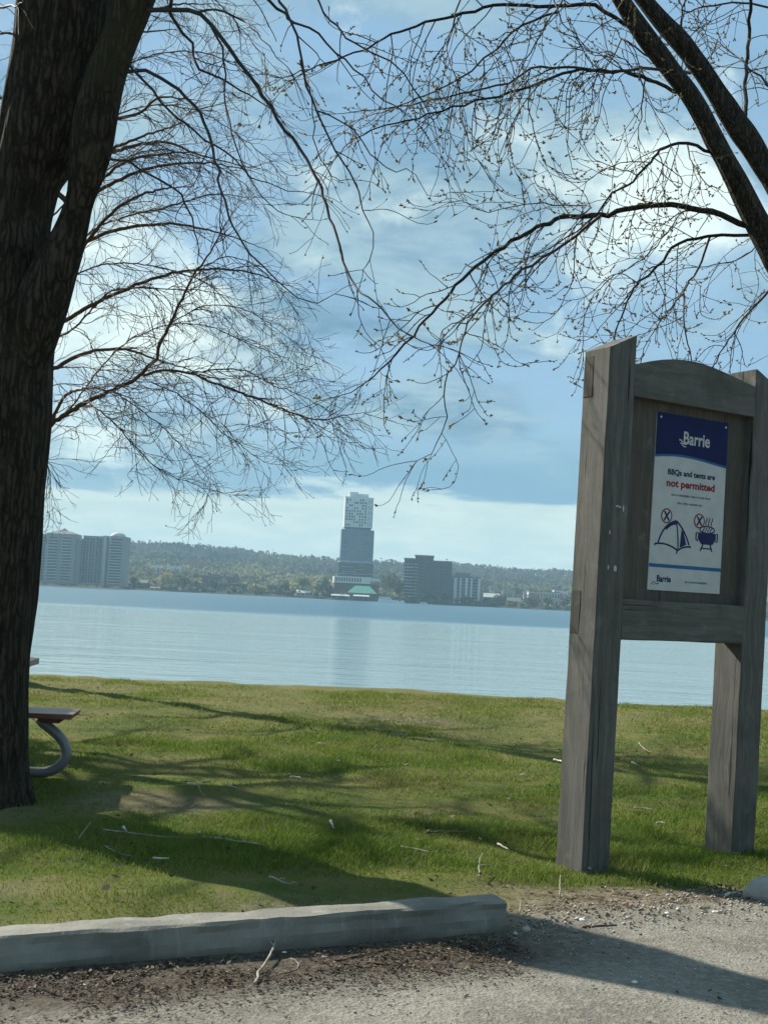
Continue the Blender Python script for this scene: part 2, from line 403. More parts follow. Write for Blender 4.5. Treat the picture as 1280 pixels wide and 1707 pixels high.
# gravel parking lot laid on the ground
def f_gravel(t):
    g = t.new('ShaderNodeNewGeometry').outputs['Position']
    x, y, z = t.xyz(g)
    d = t.math('ADD', t.math('MULTIPLY', t.math('SUBTRACT', x, float(LP[0])), float(LN[0])), t.math('MULTIPLY', t.math('SUBTRACT', y, float(LP[1])), float(LN[1])))
    s = t.math('ADD', t.math('MULTIPLY', t.math('SUBTRACT', x, float(LP[0])), float(LT[0])), t.math('MULTIPLY', t.math('SUBTRACT', y, float(LP[1])), float(LT[1])))
    n1 = t.noise(g, 2.0, 6, 0.6); n2 = t.noise(g, 22, 5, 0.7); n3 = t.noise(g, 130, 3, 0.7)
    v = t.new('ShaderNodeTexVoronoi'); v.inputs['Scale'].default_value = 75; t.put(v.inputs['Vector'], g)
    base = t.mix(t.ss(n1, 0.35, 0.65), (0.142, 0.133, 0.112), (0.218, 0.206, 0.177))
    base = t.mix(t.ss(n2, 0.45, 0.62, 0, 0.55), base, (0.285, 0.268, 0.228))
    base = t.mix(t.ss(n3, 0.52, 0.70, 0, 0.55), base, (0.085, 0.080, 0.070))
    base = t.mix(t.ss(t.xyz(v.outputs['Color'])[0], 0.80, 0.95, 0, 0.6), base, (0.12, 0.11, 0.10))
    mud = t.mix(t.ss(n2, 0.35, 0.65), (0.030, 0.024, 0.018), (0.085, 0.066, 0.048))
    dd = t.math('ADD', d, t.math('MULTIPLY', t.math('SUBTRACT', n1, 0.5), 0.5))
    m = t.math('MULTIPLY', t.ss(dd, -0.66, -0.34), t.ss(s, 2.6, 1.7))
    base = t.mix(t.math('MULTIPLY', m, 0.9), base, mud)
    base = t.mix(t.math('MULTIPLY', t.ss(dd, -0.15, 0.15), 0.6), base, (0.19, 0.165, 0.125))
    t.put(t.b.inputs['Base Color'], base); t.b.inputs['Roughness'].default_value = 0.95
    t.b.inputs['Specular IOR Level'].default_value = 0.15
    setbump(t, t.math('ADD', t.math('ADD', n2, t.math('MULTIPLY', n3, 0.5)), t.math('MULTIPLY', v.outputs['Distance'], 0.5)), 0.8, 0.010)
M_gravel = material('gravel', f_gravel)
ss_ = np.arange(-8, 10, 0.10); tt_ = np.linspace(0, 1, 60)
SS, TT = np.meshgrid(ss_, tt_)
EDGE = 0.16 + 0.10*fbm(SS*1.3, 4.4) + 0.03*vn(SS*7, 1.1)
DD = -7 + (EDGE+7)*TT**0.6
GX = LP[0]+LT[0]*SS+LN[0]*DD; GY = LP[1]+LT[1]*SS+LN[1]*DD
GZ = gz(GX, GY)+0.006+0.006*vn(GX*2.5, GY*2.5, 6)*np.clip(-(DD-EDGE)/0.3, 0, 1)
I = np.arange(SS.size).reshape(SS.shape)
quads = np.stack([I[:-1, :-1], I[:-1, 1:], I[1:, 1:], I[1:, :-1]], -1).reshape(-1, 4)
me = fast_mesh('gravel_lot', np.stack([GX, GY, GZ], -1).reshape(-1, 3), np.full(len(quads), 4), quads.ravel(), M_gravel, True)
props(link_mesh('gravel_lot', me), kind='structure')

# ------------------------------------------------------------------ water
def f_water(t):
    g = t.new('ShaderNodeNewGeometry').outputs['Position']
    x, y, z = t.xyz(g)
    far = t.ss(t.math('ADD', y, t.math('MULTIPLY', t.math('SUBTRACT', t.noise(g, 0.015, 3), 0.5), 70)), 125, 185)
    t.put(t.b.inputs['Base Color'], t.mix(far, (0.215, 0.295, 0.305), (0.040, 0.105, 0.150)))  # pale near, bluer far: reflected sky put into the base colour, besides turbid shallows
    t.put(t.b.inputs['Roughness'], t.ss(far, 0, 1, 0.10, 0.34))
    t.b.inputs['IOR'].default_value = 1.33
    w1 = t.noise(t.scale(g, (0.35, 1.0, 1)), 1.5, 4, 0.6, 0.3)
    w2 = t.noise(t.scale(g, (0.30, 1.0, 1)), 0.30, 4, 0.55)
    h = t.math('ADD', t.math('MULTIPLY', w1, 0.17), t.math('MULTIPLY', t.math('MULTIPLY', w2, 0.55), t.ss(t.noise(t.scale(g, (0.5, 1.0, 1)), 0.045, 3, 0.6, 0.5), 0.35, 0.65, 0.25, 1.0)))
    n = t.new('ShaderNodeBump'); t.put(n.inputs['Strength'], t.ss(far, 0, 1, 0.60, 0.60)); n.inputs['Distance'].default_value = 0.7
    t.put(n.inputs['Height'], h); t.link(n.outputs[0], t.b.inputs['Normal'])
M_water = material('lake_water', f_water)
o = mesh_obj('lake_water', [(-3000, 17.0, WATER), (3000, 17.0, WATER), (3000, 1296, WATER), (-3000, 1296, WATER)], [(0, 1, 2, 3)], M_water)
props(o, kind='structure')

# ------------------------------------------------------------------ far wooded hillside (one mass) and air
rng = np.random.RandomState(11)
def clumps(C, rad, hgt, n, size, rs):
    """n random leaf-clump quads in an ellipsoid round each centre; C (k,3), rad/hgt/size (k,)"""
    k = len(C)
    d = rs.normal(size=(k, n, 3)); d /= np.linalg.norm(d, axis=2)[..., None]
    rr = rs.rand(k, n, 1)**0.45
    P = C[:, None, :] + d*rr*np.stack([rad, rad, hgt], -1)[:, None, :]
    a = rs.normal(size=(k, n, 3)); a /= np.linalg.norm(a, axis=2)[..., None]
    b = np.cross(a, rs.normal(size=(k, n, 3))); b /= np.linalg.norm(b, axis=2)[..., None]
    s_ = (size[:, None]*(0.6+0.8*rs.rand(k, n)))[..., None]
    return P, a*s_, b*s_
def quads_of(P, a, b):
    V = np.stack([P-a-b*0.6, P+a*0.7-b, P+a+b*0.8, P-a*0.6+b], 2).reshape(-1, 3)
    return V, np.arange(len(V))
N = 9500
hy = 1400 + 1120*rng.rand(N)**0.8
hx = (rng.rand(N)-0.5)*2*(0.44*hy)
hz = far_z(hx, hy)
hh = 5.0+3.5*rng.rand(N); hr = 3.6+2.6*rng.rand(N)
con = rng.rand(N) < 0.08
hr[con] *= 0.5; hh[con] *= 1.35
NS = 900      # low thicket along the shore road
hx[:NS] = (rng.rand(NS)-0.5)*2*620; hy[:NS] = 1304+95*rng.rand(NS)**1.5; hz[:NS] = far_z(hx[:NS], hy[:NS]); hh[:NS] = 1.2+2.4*rng.rand(NS)**2; hr[:NS] = 1.5+2.2*rng.rand(NS); con[:NS] = False
P, a, b = clumps(np.stack([hx, hy, hz+hh*0.95], -1), hr, hh, 16, hr*0.42, rng)
V, idx = quads_of(P, a, b)
patch = vn(hx*0.010, hy*0.007, 3)*1.5+rng.rand(N)*0.9+np.where(hy > 2000, -0.7, 0.25)
pick = np.where(con | (vn(hx*0.014, hy*0.010, 9)+0.4*rng.rand(N) > 0.72), 0, np.where(patch > 1.25, 3, np.where(patch > 0.55, 2, 1)))
def woodmat(name, colr):
    m = plain(name, colr, 0.9, 0.25, 0.3); t_ = NT(m.node_tree); bs = [n_ for n_ in t_.n if n_.type == 'BSDF_PRINCIPLED'][0]; ou = [n_ for n_ in t_.n if n_.type == 'OUTPUT_MATERIAL'][0]
    bs.inputs['Specular IOR Level'].default_value = 0.05
    tr = t_.new('ShaderNodeBsdfTranslucent'); t_.link(bs.inputs['Base Color'].links[0].from_socket, tr.inputs[0]); mx = t_.new('ShaderNodeMixShader'); mx.inputs[0].default_value = 0.5
    t_.link(bs.outputs[0], mx.inputs[1]); t_.link(tr.outputs[0], mx.inputs[2]); t_.link(mx.outputs[0], ou.inputs[0]); return m
M_w = [woodmat('wood_conifer', (0.022, 0.036, 0.026)), woodmat('wood_bare', (0.088, 0.074, 0.060)), woodmat('wood_olive', (0.125, 0.130, 0.060)), woodmat('wood_spring', (0.20, 0.19, 0.08))]
me = fast_mesh('wooded_hillside', V, np.full(len(V)//4, 4), idx, M_w, False, np.repeat(pick, 16))
props(link_mesh('wooded_hillside', me), 'bare and budding woods covering the hills behind the far shore', 'woods', kind='stuff')

hz_m = bpy.data.materials.new('haze_air'); hz_m.use_nodes = True
t = NT(hz_m.node_tree); t.n.clear()
pv = t.new('ShaderNodeVolumePrincipled')
pv.inputs['Color'].default_value = (0.50, 0.80, 1.0, 1); pv.inputs['Density'].default_value = 0.00018
t.link(pv.outputs[0], t.new('ShaderNodeOutputMaterial').inputs['Volume'])
b_ = MB(); b_.box(-3200, 3200, -70, 4000, -4.2, 180)
props(b_.build('haze', hz_m), kind='stuff')

# ------------------------------------------------------------------ far shore buildings
DB = 1340.0
M_conc = plain('pale_condo_concrete', (0.27, 0.25, 0.235), 0.8, 0.06, 0.2)
M_conc2 = plain('light_balcony_paint', (0.46, 0.44, 0.41), 0.7, 0.05, 0.2)
M_win = plain('dark_window_glass', (0.028, 0.036, 0.05), 0.2, 0.2, 0.4)
M_glass = plain('blue_curtain_glass', (0.060, 0.120, 0.185), 0.25, 0.25, 0.15)
M_glass_d = plain('dark_podium_glass', (0.03, 0.04, 0.055), 0.25, 0.3, 0.3)
M_mull = plain('grey_mullion', (0.26, 0.31, 0.36), 0.5, 0.05)
M_white = plain('white_cladding', (0.62, 0.62, 0.60), 0.6, 0.05, 0.2)
M_brick = plain('brown_brick', (0.105, 0.062, 0.048), 0.9, 0.2, 0.3)
M_dkwall = plain('dark_brown_wall', (0.070, 0.062, 0.062), 0.85, 0.15, 0.2)
M_roofg = plain('green_copper_roof', (0.17, 0.42, 0.29), 0.5, 0.08, 0.3)
M_roof = plain('grey_roof', (0.16, 0.15, 0.145), 0.8, 0.1, 0.3)
M_beige = plain('beige_wall', (0.33, 0.30, 0.25), 0.85, 0.1, 0.3)
M_hull = plain('white_boat_paint', (0.88, 0.88, 0.86), 0.4, 0.03)
M_trunkfar = plain('far_trunk', (0.06, 0.05, 0.04), 0.9)

def bx(px, D=DB): return float(U(px, horizon(px), D)[0])
def bz(px, py, D=DB): return float((horizon(px)-py)*D/2000+CAM_H)
_cache = {}
def boxmesh(wd, dp, ht, m):
    k = (round(wd, 2), round(dp, 2), round(ht, 2), m.name)
    if k not in _cache:
        mb = MB(); mb.box(-wd/2, wd/2, -dp/2, dp/2, 0, ht)
        me = bpy.data.meshes.new('block'); me.from_pydata(mb.V, [], mb.F); me.materials.append(m); _cache[k] = me
    return _cache[k]
def block(name, parent, x, y, z, wd, dp, ht, m):
    o = link_mesh(name, boxmesh(wd, dp, ht, m), parent); o.location = (x, y, z); return o

def condo(label, px0, px1, top, D, floors, bays, style):
    x0, x1 = bx(px0, D), bx(px1, D); cx = (x0+x1)/2; wd = x1-x0
    pm = (px0+px1)/2; H = bz(pm, top, D)-1.5
    r = empty('apartment_tower', (cx, D, 1.5), 0, label, 'apartment building', 'paired apartment towers on the left shore')
    fh = H/floors
    if style == 'peak':
        mb = MB(); mb.box(-wd*0.5, -wd*0.14, 0, 22, 0, H*0.955); mb.box(-wd*0.14, wd*0.42, -3, 22, 0, H); mb.box(wd*0.42, wd*0.5, 2, 20, 0, H*0.90)
        mb.build('wall', M_conc, r)
        mb = MB(); mb.frustum(-wd*0.15, wd*0.43, -3.4, 22.4, H, wd*0.02, wd*0.26, 4, 15, H+3.2)
        mb.frustum(wd*0.07, wd*0.21, 6, 13, H+3.2, wd*0.135, wd*0.145, 9.3, 9.7, H+6.4); mb.build('roof', M_roof, r)
    else:
        mb = MB(); mb.box(-wd*0.5, -0.04*wd, 0, 22, 0, H*0.975); mb.box(-0.04*wd, 0.08*wd, -2.5, 20, 0, H*0.985)
        n = 14; an = np.linspace(PI, 2*PI, n)
        rx, ry = wd*0.21, wd*0.20; c0 = wd*0.29
        V = [(c0+rx*math.cos(a_), 1+ry*math.sin(a_), z_) for z_ in (0, H*0.985) for a_ in an]+[(c0+rx, 20, z_) for z_ in (0, H*0.985)]+[(c0-rx, 20, z_) for z_ in (0, H*0.985)]
        Fs = [(i, i+1, n+i+1, n+i) for i in range(n-1)]+[(n-1, 2*n, 2*n+1, 2*n-1), (2*n, 2*n+2, 2*n+3, 2*n+1)]+[tuple(range(n, 2*n))+(2*n+1, 2*n+3)]
        mb.add(V, Fs); mb.build('wall', M_conc, r)
        mb = MB(); rings = []
        for k in range(5):
            q = k/4*PI/2
            rings += [(c0+rx*0.86*math.cos(q)*math.cos(a_)-0.5, 3+ry*0.8*math.cos(q)*math.sin(a_), H*0.985+4.6*math.sin(q)) for a_ in np.linspace(0, 2*PI, 13)[:-1]]
        mb.add(rings, [(k*12+i, k*12+(i+1) % 12, k*12+12+(i+1) % 12, k*12+12+i) for k in range(4) for i in range(12)]); mb.build('roof', M_conc2, r, True)
        block('pier', r, 0.02*wd, -2.8, 0, wd*0.055, 1.2, H*0.99, M_conc2)
    for k in range(1, floors):
        for (u0, u1, yy, zf, *vert) in bays:
            if k*fh+2 > zf*H: continue
            um = (u0+u1)/2*wd; bw = (u1-u0)*wd
            if vert:
                block('window', r, um-bw*0.28, yy-0.05, k*fh-0.3, bw*0.34, 0.5, fh*(0.80+0.14*((k*7) % 3)), M_win)
                block('window', r, um+bw*0.24, yy-0.05, k*fh-0.3, bw*0.38, 0.5, fh*0.80, M_win); continue
            block('window', r, um, yy-0.05, k*fh+0.1, bw*(0.80+0.06*(k % 3)), 0.5, fh*0.72, M_win)
            block('balcony', r, um, yy-0.9, k*fh-0.55, bw, 1.6, fh*0.30, M_conc2)
    return r
condo('pale apartment tower with a peaked grey roof, nearest the big left trunk', 42, 130, 889, 1255, 17,
      [(-0.46, -0.30, 0, 0.94), (-0.28, -0.15, 0, 0.94, 1), (-0.10, 0.10, -3, 0.97), (0.17, 0.36, -3, 0.97)], 'peak')
condo('pale apartment tower with a low rounded dome over its curved bay', 134.5, 207, 892, 1265, 18,
      [(-0.48, -0.36, 0, 0.96, 1), (-0.34, -0.22, 0, 0.96, 1), (-0.20, -0.06, 0, 0.96, 1), (0.16, 0.45, -8.3, 0.97)], 'dome')

# the tall tower
D = 1350.0
tx = bx(591, D); T = empty('glass_tower', (tx, D, 1.0), R_(4), 'tall stepped tower, white grid on top of blue glass, standing above the shore', 'tower')
def tz(py): return bz(591, py, D)-1.0
mb = MB(); mb.box(-16, 16, 0, 28, tz(879), tz(828)); mb.build('upper_wall', M_white, T)
mb = MB(); mb.box(-14.5, 14.5, 1, 26, tz(883), tz(879)); mb.build('neck', M_glass_d, T)
mb = MB(); mb.box(-11.2, -1.5, 5, 22, tz(828), tz(819.5)); mb.box(-1.5, 10.5, 6, 22, tz(828), tz(822)); mb.build('roof_plant', M_white, T)
mb = MB(); mb.box(-18.4, 18.4, -1.5, 30, tz(935), tz(883)); mb.build('glass_block', M_glass, T)
mb = MB()
z0, z1 = tz(935), tz(883)
for k in range(14):
    x_ = -18.2+36.4*k/13; mb.box(x_-0.16, x_+0.16, -1.85, -1.5, z0, z1)
for k in range(15):
    z_ = z0+(z1-z0)*k/14; wq = 18.4 if k % 5 == 0 else 9.0+((k*5) % 4)*2; mb.box(-wq, wq*0.8, -1.75, -1.5, z_-0.2, z_+0.2)
mb.build('mullions', M_mull, T)
mb = MB(); mb.box(-18.9, 18.9, -2.2, 30.5, tz(938.5), tz(935)); mb.build('ledge', M_mull, T)
mb = MB(); mb.box(-19.8, 19.3, -2, 31, tz(961), tz(938.5)); mb.build('lower_block', M_glass_d, T)
z0, z1 = tz(961), tz(938.5)
for k in range(1, 6): block('balcony', T, (0, -8, 3, -10, 6)[k-1], -2.5, z0+(z1-z0)*k/6, (38, 16, 9, 14, 7)[k-1], 1.2, 0.7, M_mull)
rs = random.Random(4)
z0, z1 = tz(877), tz(830.5)
for r_ in range(10):
    for c_ in range(8):
        if rs.random() < 0.74:
            block('window', T, -13.3+c_*2.95+rs.uniform(-0.25, 0.25), -0.05, z0+(z1-z0)*(r_+0.08)/10, 1.45 if rs.random() < 0.7 else 2.0, 0.4, (z1-z0)/10*0.62, M_win)
for c_ in range(2):
    for r_ in range(5): block('window', T, 11.2+c_*2.7, -0.05, z0+(z1-z0)*(r_+0.1)/5, 0.9, 0.4, (z1-z0)/5*0.7, M_mull)
mb = MB(); mb.box(-24.5, 16, -9, 32, tz(972.5), tz(961.5)); mb.box(16, 27.5, -6, 30, tz(968), tz(962.5)); mb.build('podium', M_white, T)
for k in range(10): block('podium_window', T, -21.5+k*2.95, -9.05, tz(970), 1.7, 0.4, 4.2, M_win)
mb = MB(); mb.box(-24, 26, -7, 32, 0, tz(972.5)); mb.build('brick_base', M_brick, T)

# dark mid-rise and the striped one beside it
D = 1330.0
def mid(label, name, px0, px1, D, parts, wall):
    c0 = (px0+px1)/2; r = empty(name, (bx(c0, D), D, 1.0), R_(-3), label, 'apartment building')
    return r, (lambda px: bx(px, D)-bx(c0, D)), (lambda px, py: bz(px, py, D)-1.0)
r, lx, lz = mid('dark brown mid-rise block with a stepped roof, right of the tall tower', 'apartment_block', 670, 751, D, None, None)
mb = MB(); mb.box(lx(671), lx(691), 0, 22, 0, lz(680, 932)); mb.box(lx(689), lx(719), -2, 24, 0, lz(704, 927.5)); mb.box(lx(719), lx(750.5), 0, 24, 0, lz(735, 937)); mb.build('wall', M_dkwall, r)
mb = MB(); mb.box(lx(688), lx(720), -2.6, 24.6, lz(704, 927.5), lz(704, 925.5)); mb.box(lx(719.5), lx(751.5), -0.8, 24.6, lz(735, 937), lz(735, 935)); mb.box(lx(670), lx(688), -0.6, 22, lz(680, 932), lz(680, 930)); mb.build('roof', M_roof, r)
for k in range(11):
    z_ = 5+k*3.55
    block('balcony', r, lx(679), -0.9, z_, 9.5, 1.6, 1.1, M_conc if k % 3 else M_conc2)
    block('window', r, lx(679), -0.1, z_+1.2, 8.5, 0.4, 2.0, M_win)
    block('window', r, lx(698), -2.1, z_+0.6, 3.2, 0.4, 2.1, M_win); block('window', r, lx(710), -2.1, z_+0.6, 4.2, 0.4, 2.1, M_win)
    block('balcony', r, lx(691), -2.9, z_, 4.0, 1.6, 1.0, M_beige)
    if k < 10:
        for q in (725, 733, 742): block('window', r, lx(q), -0.1, z_+0.6, 3.6, 0.4, 2.1, M_win)
r, lx, lz = mid('grey apartment block with pale vertical stripes, right of the dark mid-rise', 'striped_block', 744, 799, 1335.0, None, None)
mb = MB(); mb.box(lx(745), lx(798), 0, 20, 0, lz(771, 963)); mb.build('wall', M_conc, r)
mb = MB(); mb.box(lx(743.5), lx(799.5), -1.2, 20.5, lz(771, 963), lz(771, 961)); mb.box(lx(757), lx(782), 4, 16, lz(771, 961), lz(771, 955)); mb.build('roof', M_roof, r)
for q, wq in ((747, 2.2), (757.5, 3.4), (766, 1.8), (776, 2.6), (784, 1.8), (797, 2.4)): block('pier', r, lx(q), -0.7, 0, wq, 1.3, lz(771, 963.5), M_white)
for k in range(8):
    for q, wq in ((752, 3.6), (762, 3.4), (771, 3.8), (780.5, 3.4), (790, 5.2)): block('window', r, lx(q), -0.1, 2+k*3.3, wq, 0.4, 2.2, M_win)

def lowrise(label, name, px0, px1, top, base, D, wall, roof, kind='flat', rows=1, win=5):
    c0 = (px0+px1)/2; xx = bx(c0, D); zb = float(far_z(np.array([xx]), np.array([D]))[0]); zb = max(min(zb, bz(c0, base, D)), 0.2)
    r = empty(name, (xx, D, zb), rs.uniform(-0.06, 0.06), label, 'house' if name == 'house' else 'building')
    wd = bx(px1, D)-bx(px0, D); H = max(bz(c0, top, D)-zb, 3)
    mb = MB()
    if kind == 'flat':
        mb.box(-wd/2, wd/2, 0, 14, -3, H); mb.build('wall', wall, r)
        mb = MB(); mb.box(-wd/2-0.4, wd/2+0.4, -0.4, 14.4, H, H+0.9); mb.build('roof', roof, r)
    elif kind == 'hip':
        mb.box(-wd*0.40, wd*0.40, 0, 14, -3, H*0.45); mb.build('wall', wall, r)
        mb = MB(); mb.frustum(-wd/2, wd/2, -2.5, 16.5, H*0.45, -wd*0.24, wd*0.24, 6, 8, H); mb.build('roof', roof, r)
    else:
        mb.box(-wd/2, wd/2, 0, 11, -3, H*0.62); mb.build('wall', wall, r)
        mb = MB(); mb.add([(-wd/2-.4, -.6, H*.62), (wd/2+.4, -.6, H*.62), (wd/2+.4, 11.6, H*.62), (-wd/2-.4, 11.6, H*.62), (-wd/2-.4, 5.5, H), (wd/2+.4, 5.5, H)], [(0, 1, 5, 4), (2, 3, 4, 5), (0, 4, 3), (1, 2, 5), (3, 2, 1, 0)]); mb.build('roof', roof, r)
    hw = H if kind == 'flat' else H*(0.62 if kind == 'gable' else 0.45)
    for q in range(rows):
        for k in range(win):
            block('window', r, -wd/2+wd*(k+0.5)/win if kind != 'hip' else (-0.4+0.8*(k+0.5)/win)*wd, -0.06, hw*(q+0.25)/rows, wd/win*0.55*(0.8 if kind == 'hip' else 1), 0.4, hw/rows*0.5, M_win)
    return r
lowrise('low building with a bright green hipped roof in front of the tower', 'pavilion', 578, 628, 976.5, 996, 1305, M_brick, M_roofg, 'hip', 1, 5)
lowrise('long brown brick building among the trees left of the tower', 'brick_building', 364, 470, 975, 990, 1360, M_brick, M_roof, 'flat', 2, 14)
lowrise('dark red brick building higher on the slope behind the long brick one', 'brick_building', 333, 392, 961, 973, 1450, M_brick, M_roof, 'flat', 1, 8)
lowrise('long white roofed hall high on the wooded slope right of the domed tower', 'hall', 254, 298, 943.5, 951, 1700, M_white, M_white, 'flat', 1, 8)
lowrise('small dark roofed house at the waterline right of the domed tower', 'house', 226, 246, 966, 977, 1312, M_dkwall, M_roof, 'gable', 1, 3)
lowrise('small white boathouse on the shore left of the brick buildings', 'boathouse', 250, 266, 978, 985, 1303, M_white, M_roof, 'gable', 1, 2)
lowrise('pale low house beside the yellow trees right of the domed tower', 'house', 207, 220, 966, 976, 1318, M_beige, M_roof, 'gable', 1, 2)
lowrise('small pale shed on the shore left of the brown podium', 'shed', 494, 516, 984, 993, 1306, M_beige, M_white, 'gable', 1, 3)
lowrise('white roofed house on the slope right of the striped block', 'house', 806, 832, 989, 996, 1400, M_white, M_white, 'gable', 1, 3)
lowrise('beige low building at the shore right of the striped block', 'shop_building', 802, 842, 997, 1011, 1325, M_beige, M_roof, 'flat', 1, 6)
lowrise('long pale flat roofed building farthest right on the shore, near the sign post', 'long_building', 880, 932, 987, 1004, 1400, M_conc2, M_roof, 'flat', 2, 11)
lowrise('brown house between the two long low buildings on the right shore', 'house', 846, 868, 996, 1012, 1330, M_dkwall, M_roof, 'gable', 1, 3)
lowrise('low white building at the waterline partly behind the sign post', 'low_building', 918, 952, 1001, 1013, 1322, M_white, M_roof, 'flat', 1, 6)
lowrise('grey gabled house on the slope above the beige low building', 'house', 838, 856, 982, 992, 1460, M_conc, M_roof, 'gable', 1, 3)

lowrise('narrow white building between the brown house and the long pale building', 'low_building', 868, 882, 1000, 1012, 1332, M_white, M_roof, 'flat', 2, 4)
lowrise('small pale gabled house above the left end of the long pale building', 'house', 872, 886, 984, 992, 1470, M_beige, M_roof, 'gable', 1, 3)
lowrise('pale flat building on the slope above the right end of the long pale building', 'low_building', 922, 944, 984, 993, 1480, M_white, M_roof, 'flat', 1, 5)
lowrise('beige gabled house high on the slope right of the striped block', 'house', 816, 828, 976, 983, 1560, M_white, M_roof, 'gable', 1, 3)
lowrise('grey gabled house on the slope left of the tall tower', 'house', 448, 462, 962, 970, 1520, M_conc2, M_roof, 'gable', 1, 3)
lowrise('beige flat building on the slope above the small white boathouse', 'low_building', 286, 312, 966, 974, 1480, M_beige, M_roof, 'flat', 1, 6)
def canopy(label, px0, px1, py):
    D = 1299.0; c0 = (px0+px1)/2
    r = empty('dock_canopy', (bx(c0, D), D, WATER), 0, label, 'canopy', 'white dock canopies at the waterline')
    wd = bx(px1, D)-bx(px0, D); H = bz(c0, py, D)-WATER
    mb = MB(); mb.frustum(-wd/2, wd/2, -3, 3, H-1.6, -wd/2+1, wd/2-1, -1, 1, H); mb.build('roof', M_hull, r)
    for k in (-1, -0.35, 0.35, 1): block('post', r, k*wd*0.44, -1.5, -0.4, 0.5, 0.5, H-1.2, M_roof)
canopy('white dock canopy below the brick base of the tower', 551, 583, 990.5)
canopy('white dock canopy below the green hipped roof', 588, 616, 991.5)
def boat(label, name, px0, px1, top, deck):
    D = 1290.0; c0 = (px0+px1)/2; Lh = bx(px1, D)-bx(px0, D)
    r = empty(name, (bx(c0, D), D, WATER), 0, label, 'boat')
    H = bz(c0, top, D)-WATER
    mb = MB(); n = 9
    for side in (-1, 1): pass
    V = []
    for k in range(n):
        q = k/(n-1); wv = math.sin(min(1, (1-q)*3+0.02)*PI/2)*Lh*0.10; x_ = -Lh/2+Lh*q
        V += [(x_, -wv*0.6, -0.3), (x_, wv*0.6, -0.3), (x_, wv, H*0.42), (x_, -wv, H*0.42)]
    Fs = []
    for k in range(n-1):
        o_ = 4*k; Fs += [(o_+3, o_, o_+4, o_+7), (o_+1, o_+2, o_+6, o_+5), (o_+2, o_+3, o_+7, o_+6), (o_, o_+1, o_+5, o_+4)]
    mb.add(V, Fs+[(0, 3, 2, 1)]); mb.build('hull', M_hull, r)
    for k in range(deck):
        wd = Lh*(0.80-0.12*k); zz = H*(0.42+0.58*k/deck)
        mb = MB(); mb.box(-Lh*0.44, -Lh*0.44+wd, -Lh*0.07, Lh*0.07, zz, zz+H*0.58/deck*0.86); mb.build('cabin', M_hull, r)
        block('window_band', r, -Lh*0.44+wd/2, -Lh*0.07-0.03, zz+H*0.58/deck*0.40, wd*0.85, 0.3, H*0.58/deck*0.20, M_win)
boat('white double decked tour boat moored right of the green roof', 'tour_boat', 630, 657, 994.5, 2)
boat('small white motorboat beside the tour boat', 'motorboat', 656, 666, 999.5, 1)
boat('tiny white cabin boat moored below the dark mid-rise', 'motorboat', 667, 675, 1000.5, 1)
boat('small white boat at the shore below the striped block', 'motorboat', 700, 712, 1003, 1)

# trees along the far shore, each one a thing
def leafmat(name, colr): return woodmat(name, tuple(q*1.25 for q in colr))
M_ft = {'olive': leafmat('far_olive_leaves', (0.105, 0.105, 0.045)), 'yellow': leafmat('far_yellow_leaves', (0.195, 0.175, 0.065)),
        'brown': leafmat('far_brown_twigs', (0.090, 0.066, 0.050)), 'dark': leafmat('far_dark_needles', (0.028, 0.042, 0.030)), 'green': leafmat('far_green_leaves', (0.085, 0.115, 0.045))}
def shore_tree(px, wpx, top, base, colr, label, D=1316.0):
    xx = bx(px, D); zb = float(far_z(np.array([xx]), np.array([D]))[0]); H = bz(px, top, D)-zb; rad = wpx/2*D/2000
    r = empty('conifer_tree' if colr == 'dark' else 'shore_tree', (xx, D, zb), 0, label, 'tree', 'trees along the far shore')
    mb = MB(); mb.tube([(0, 0, -0.5), (0.1, 0, H*0.4), (0, 0.1, H*0.8)], [0.5, 0.35, 0.1], 6); mb.build('trunk', M_trunkfar, r)
    st = np.random.RandomState(int(px*7))
    k = 6
    C = np.stack([st.uniform(-0.5, 0.5, k)*rad, st.uniform(-0.5, 0.5, k)*rad, H*(0.42+0.36*st.rand(k))], -1)
    P, a_, b__ = clumps(C, np.full(k, rad*0.60), np.full(k, H*0.27), 60, np.full(k, 0.95), st)
    V, idx = quads_of(P, a_, b__)
    link_mesh('crown', fast_mesh('crown', V, np.full(len(V)//4, 4), idx, M_ft[colr]), r)
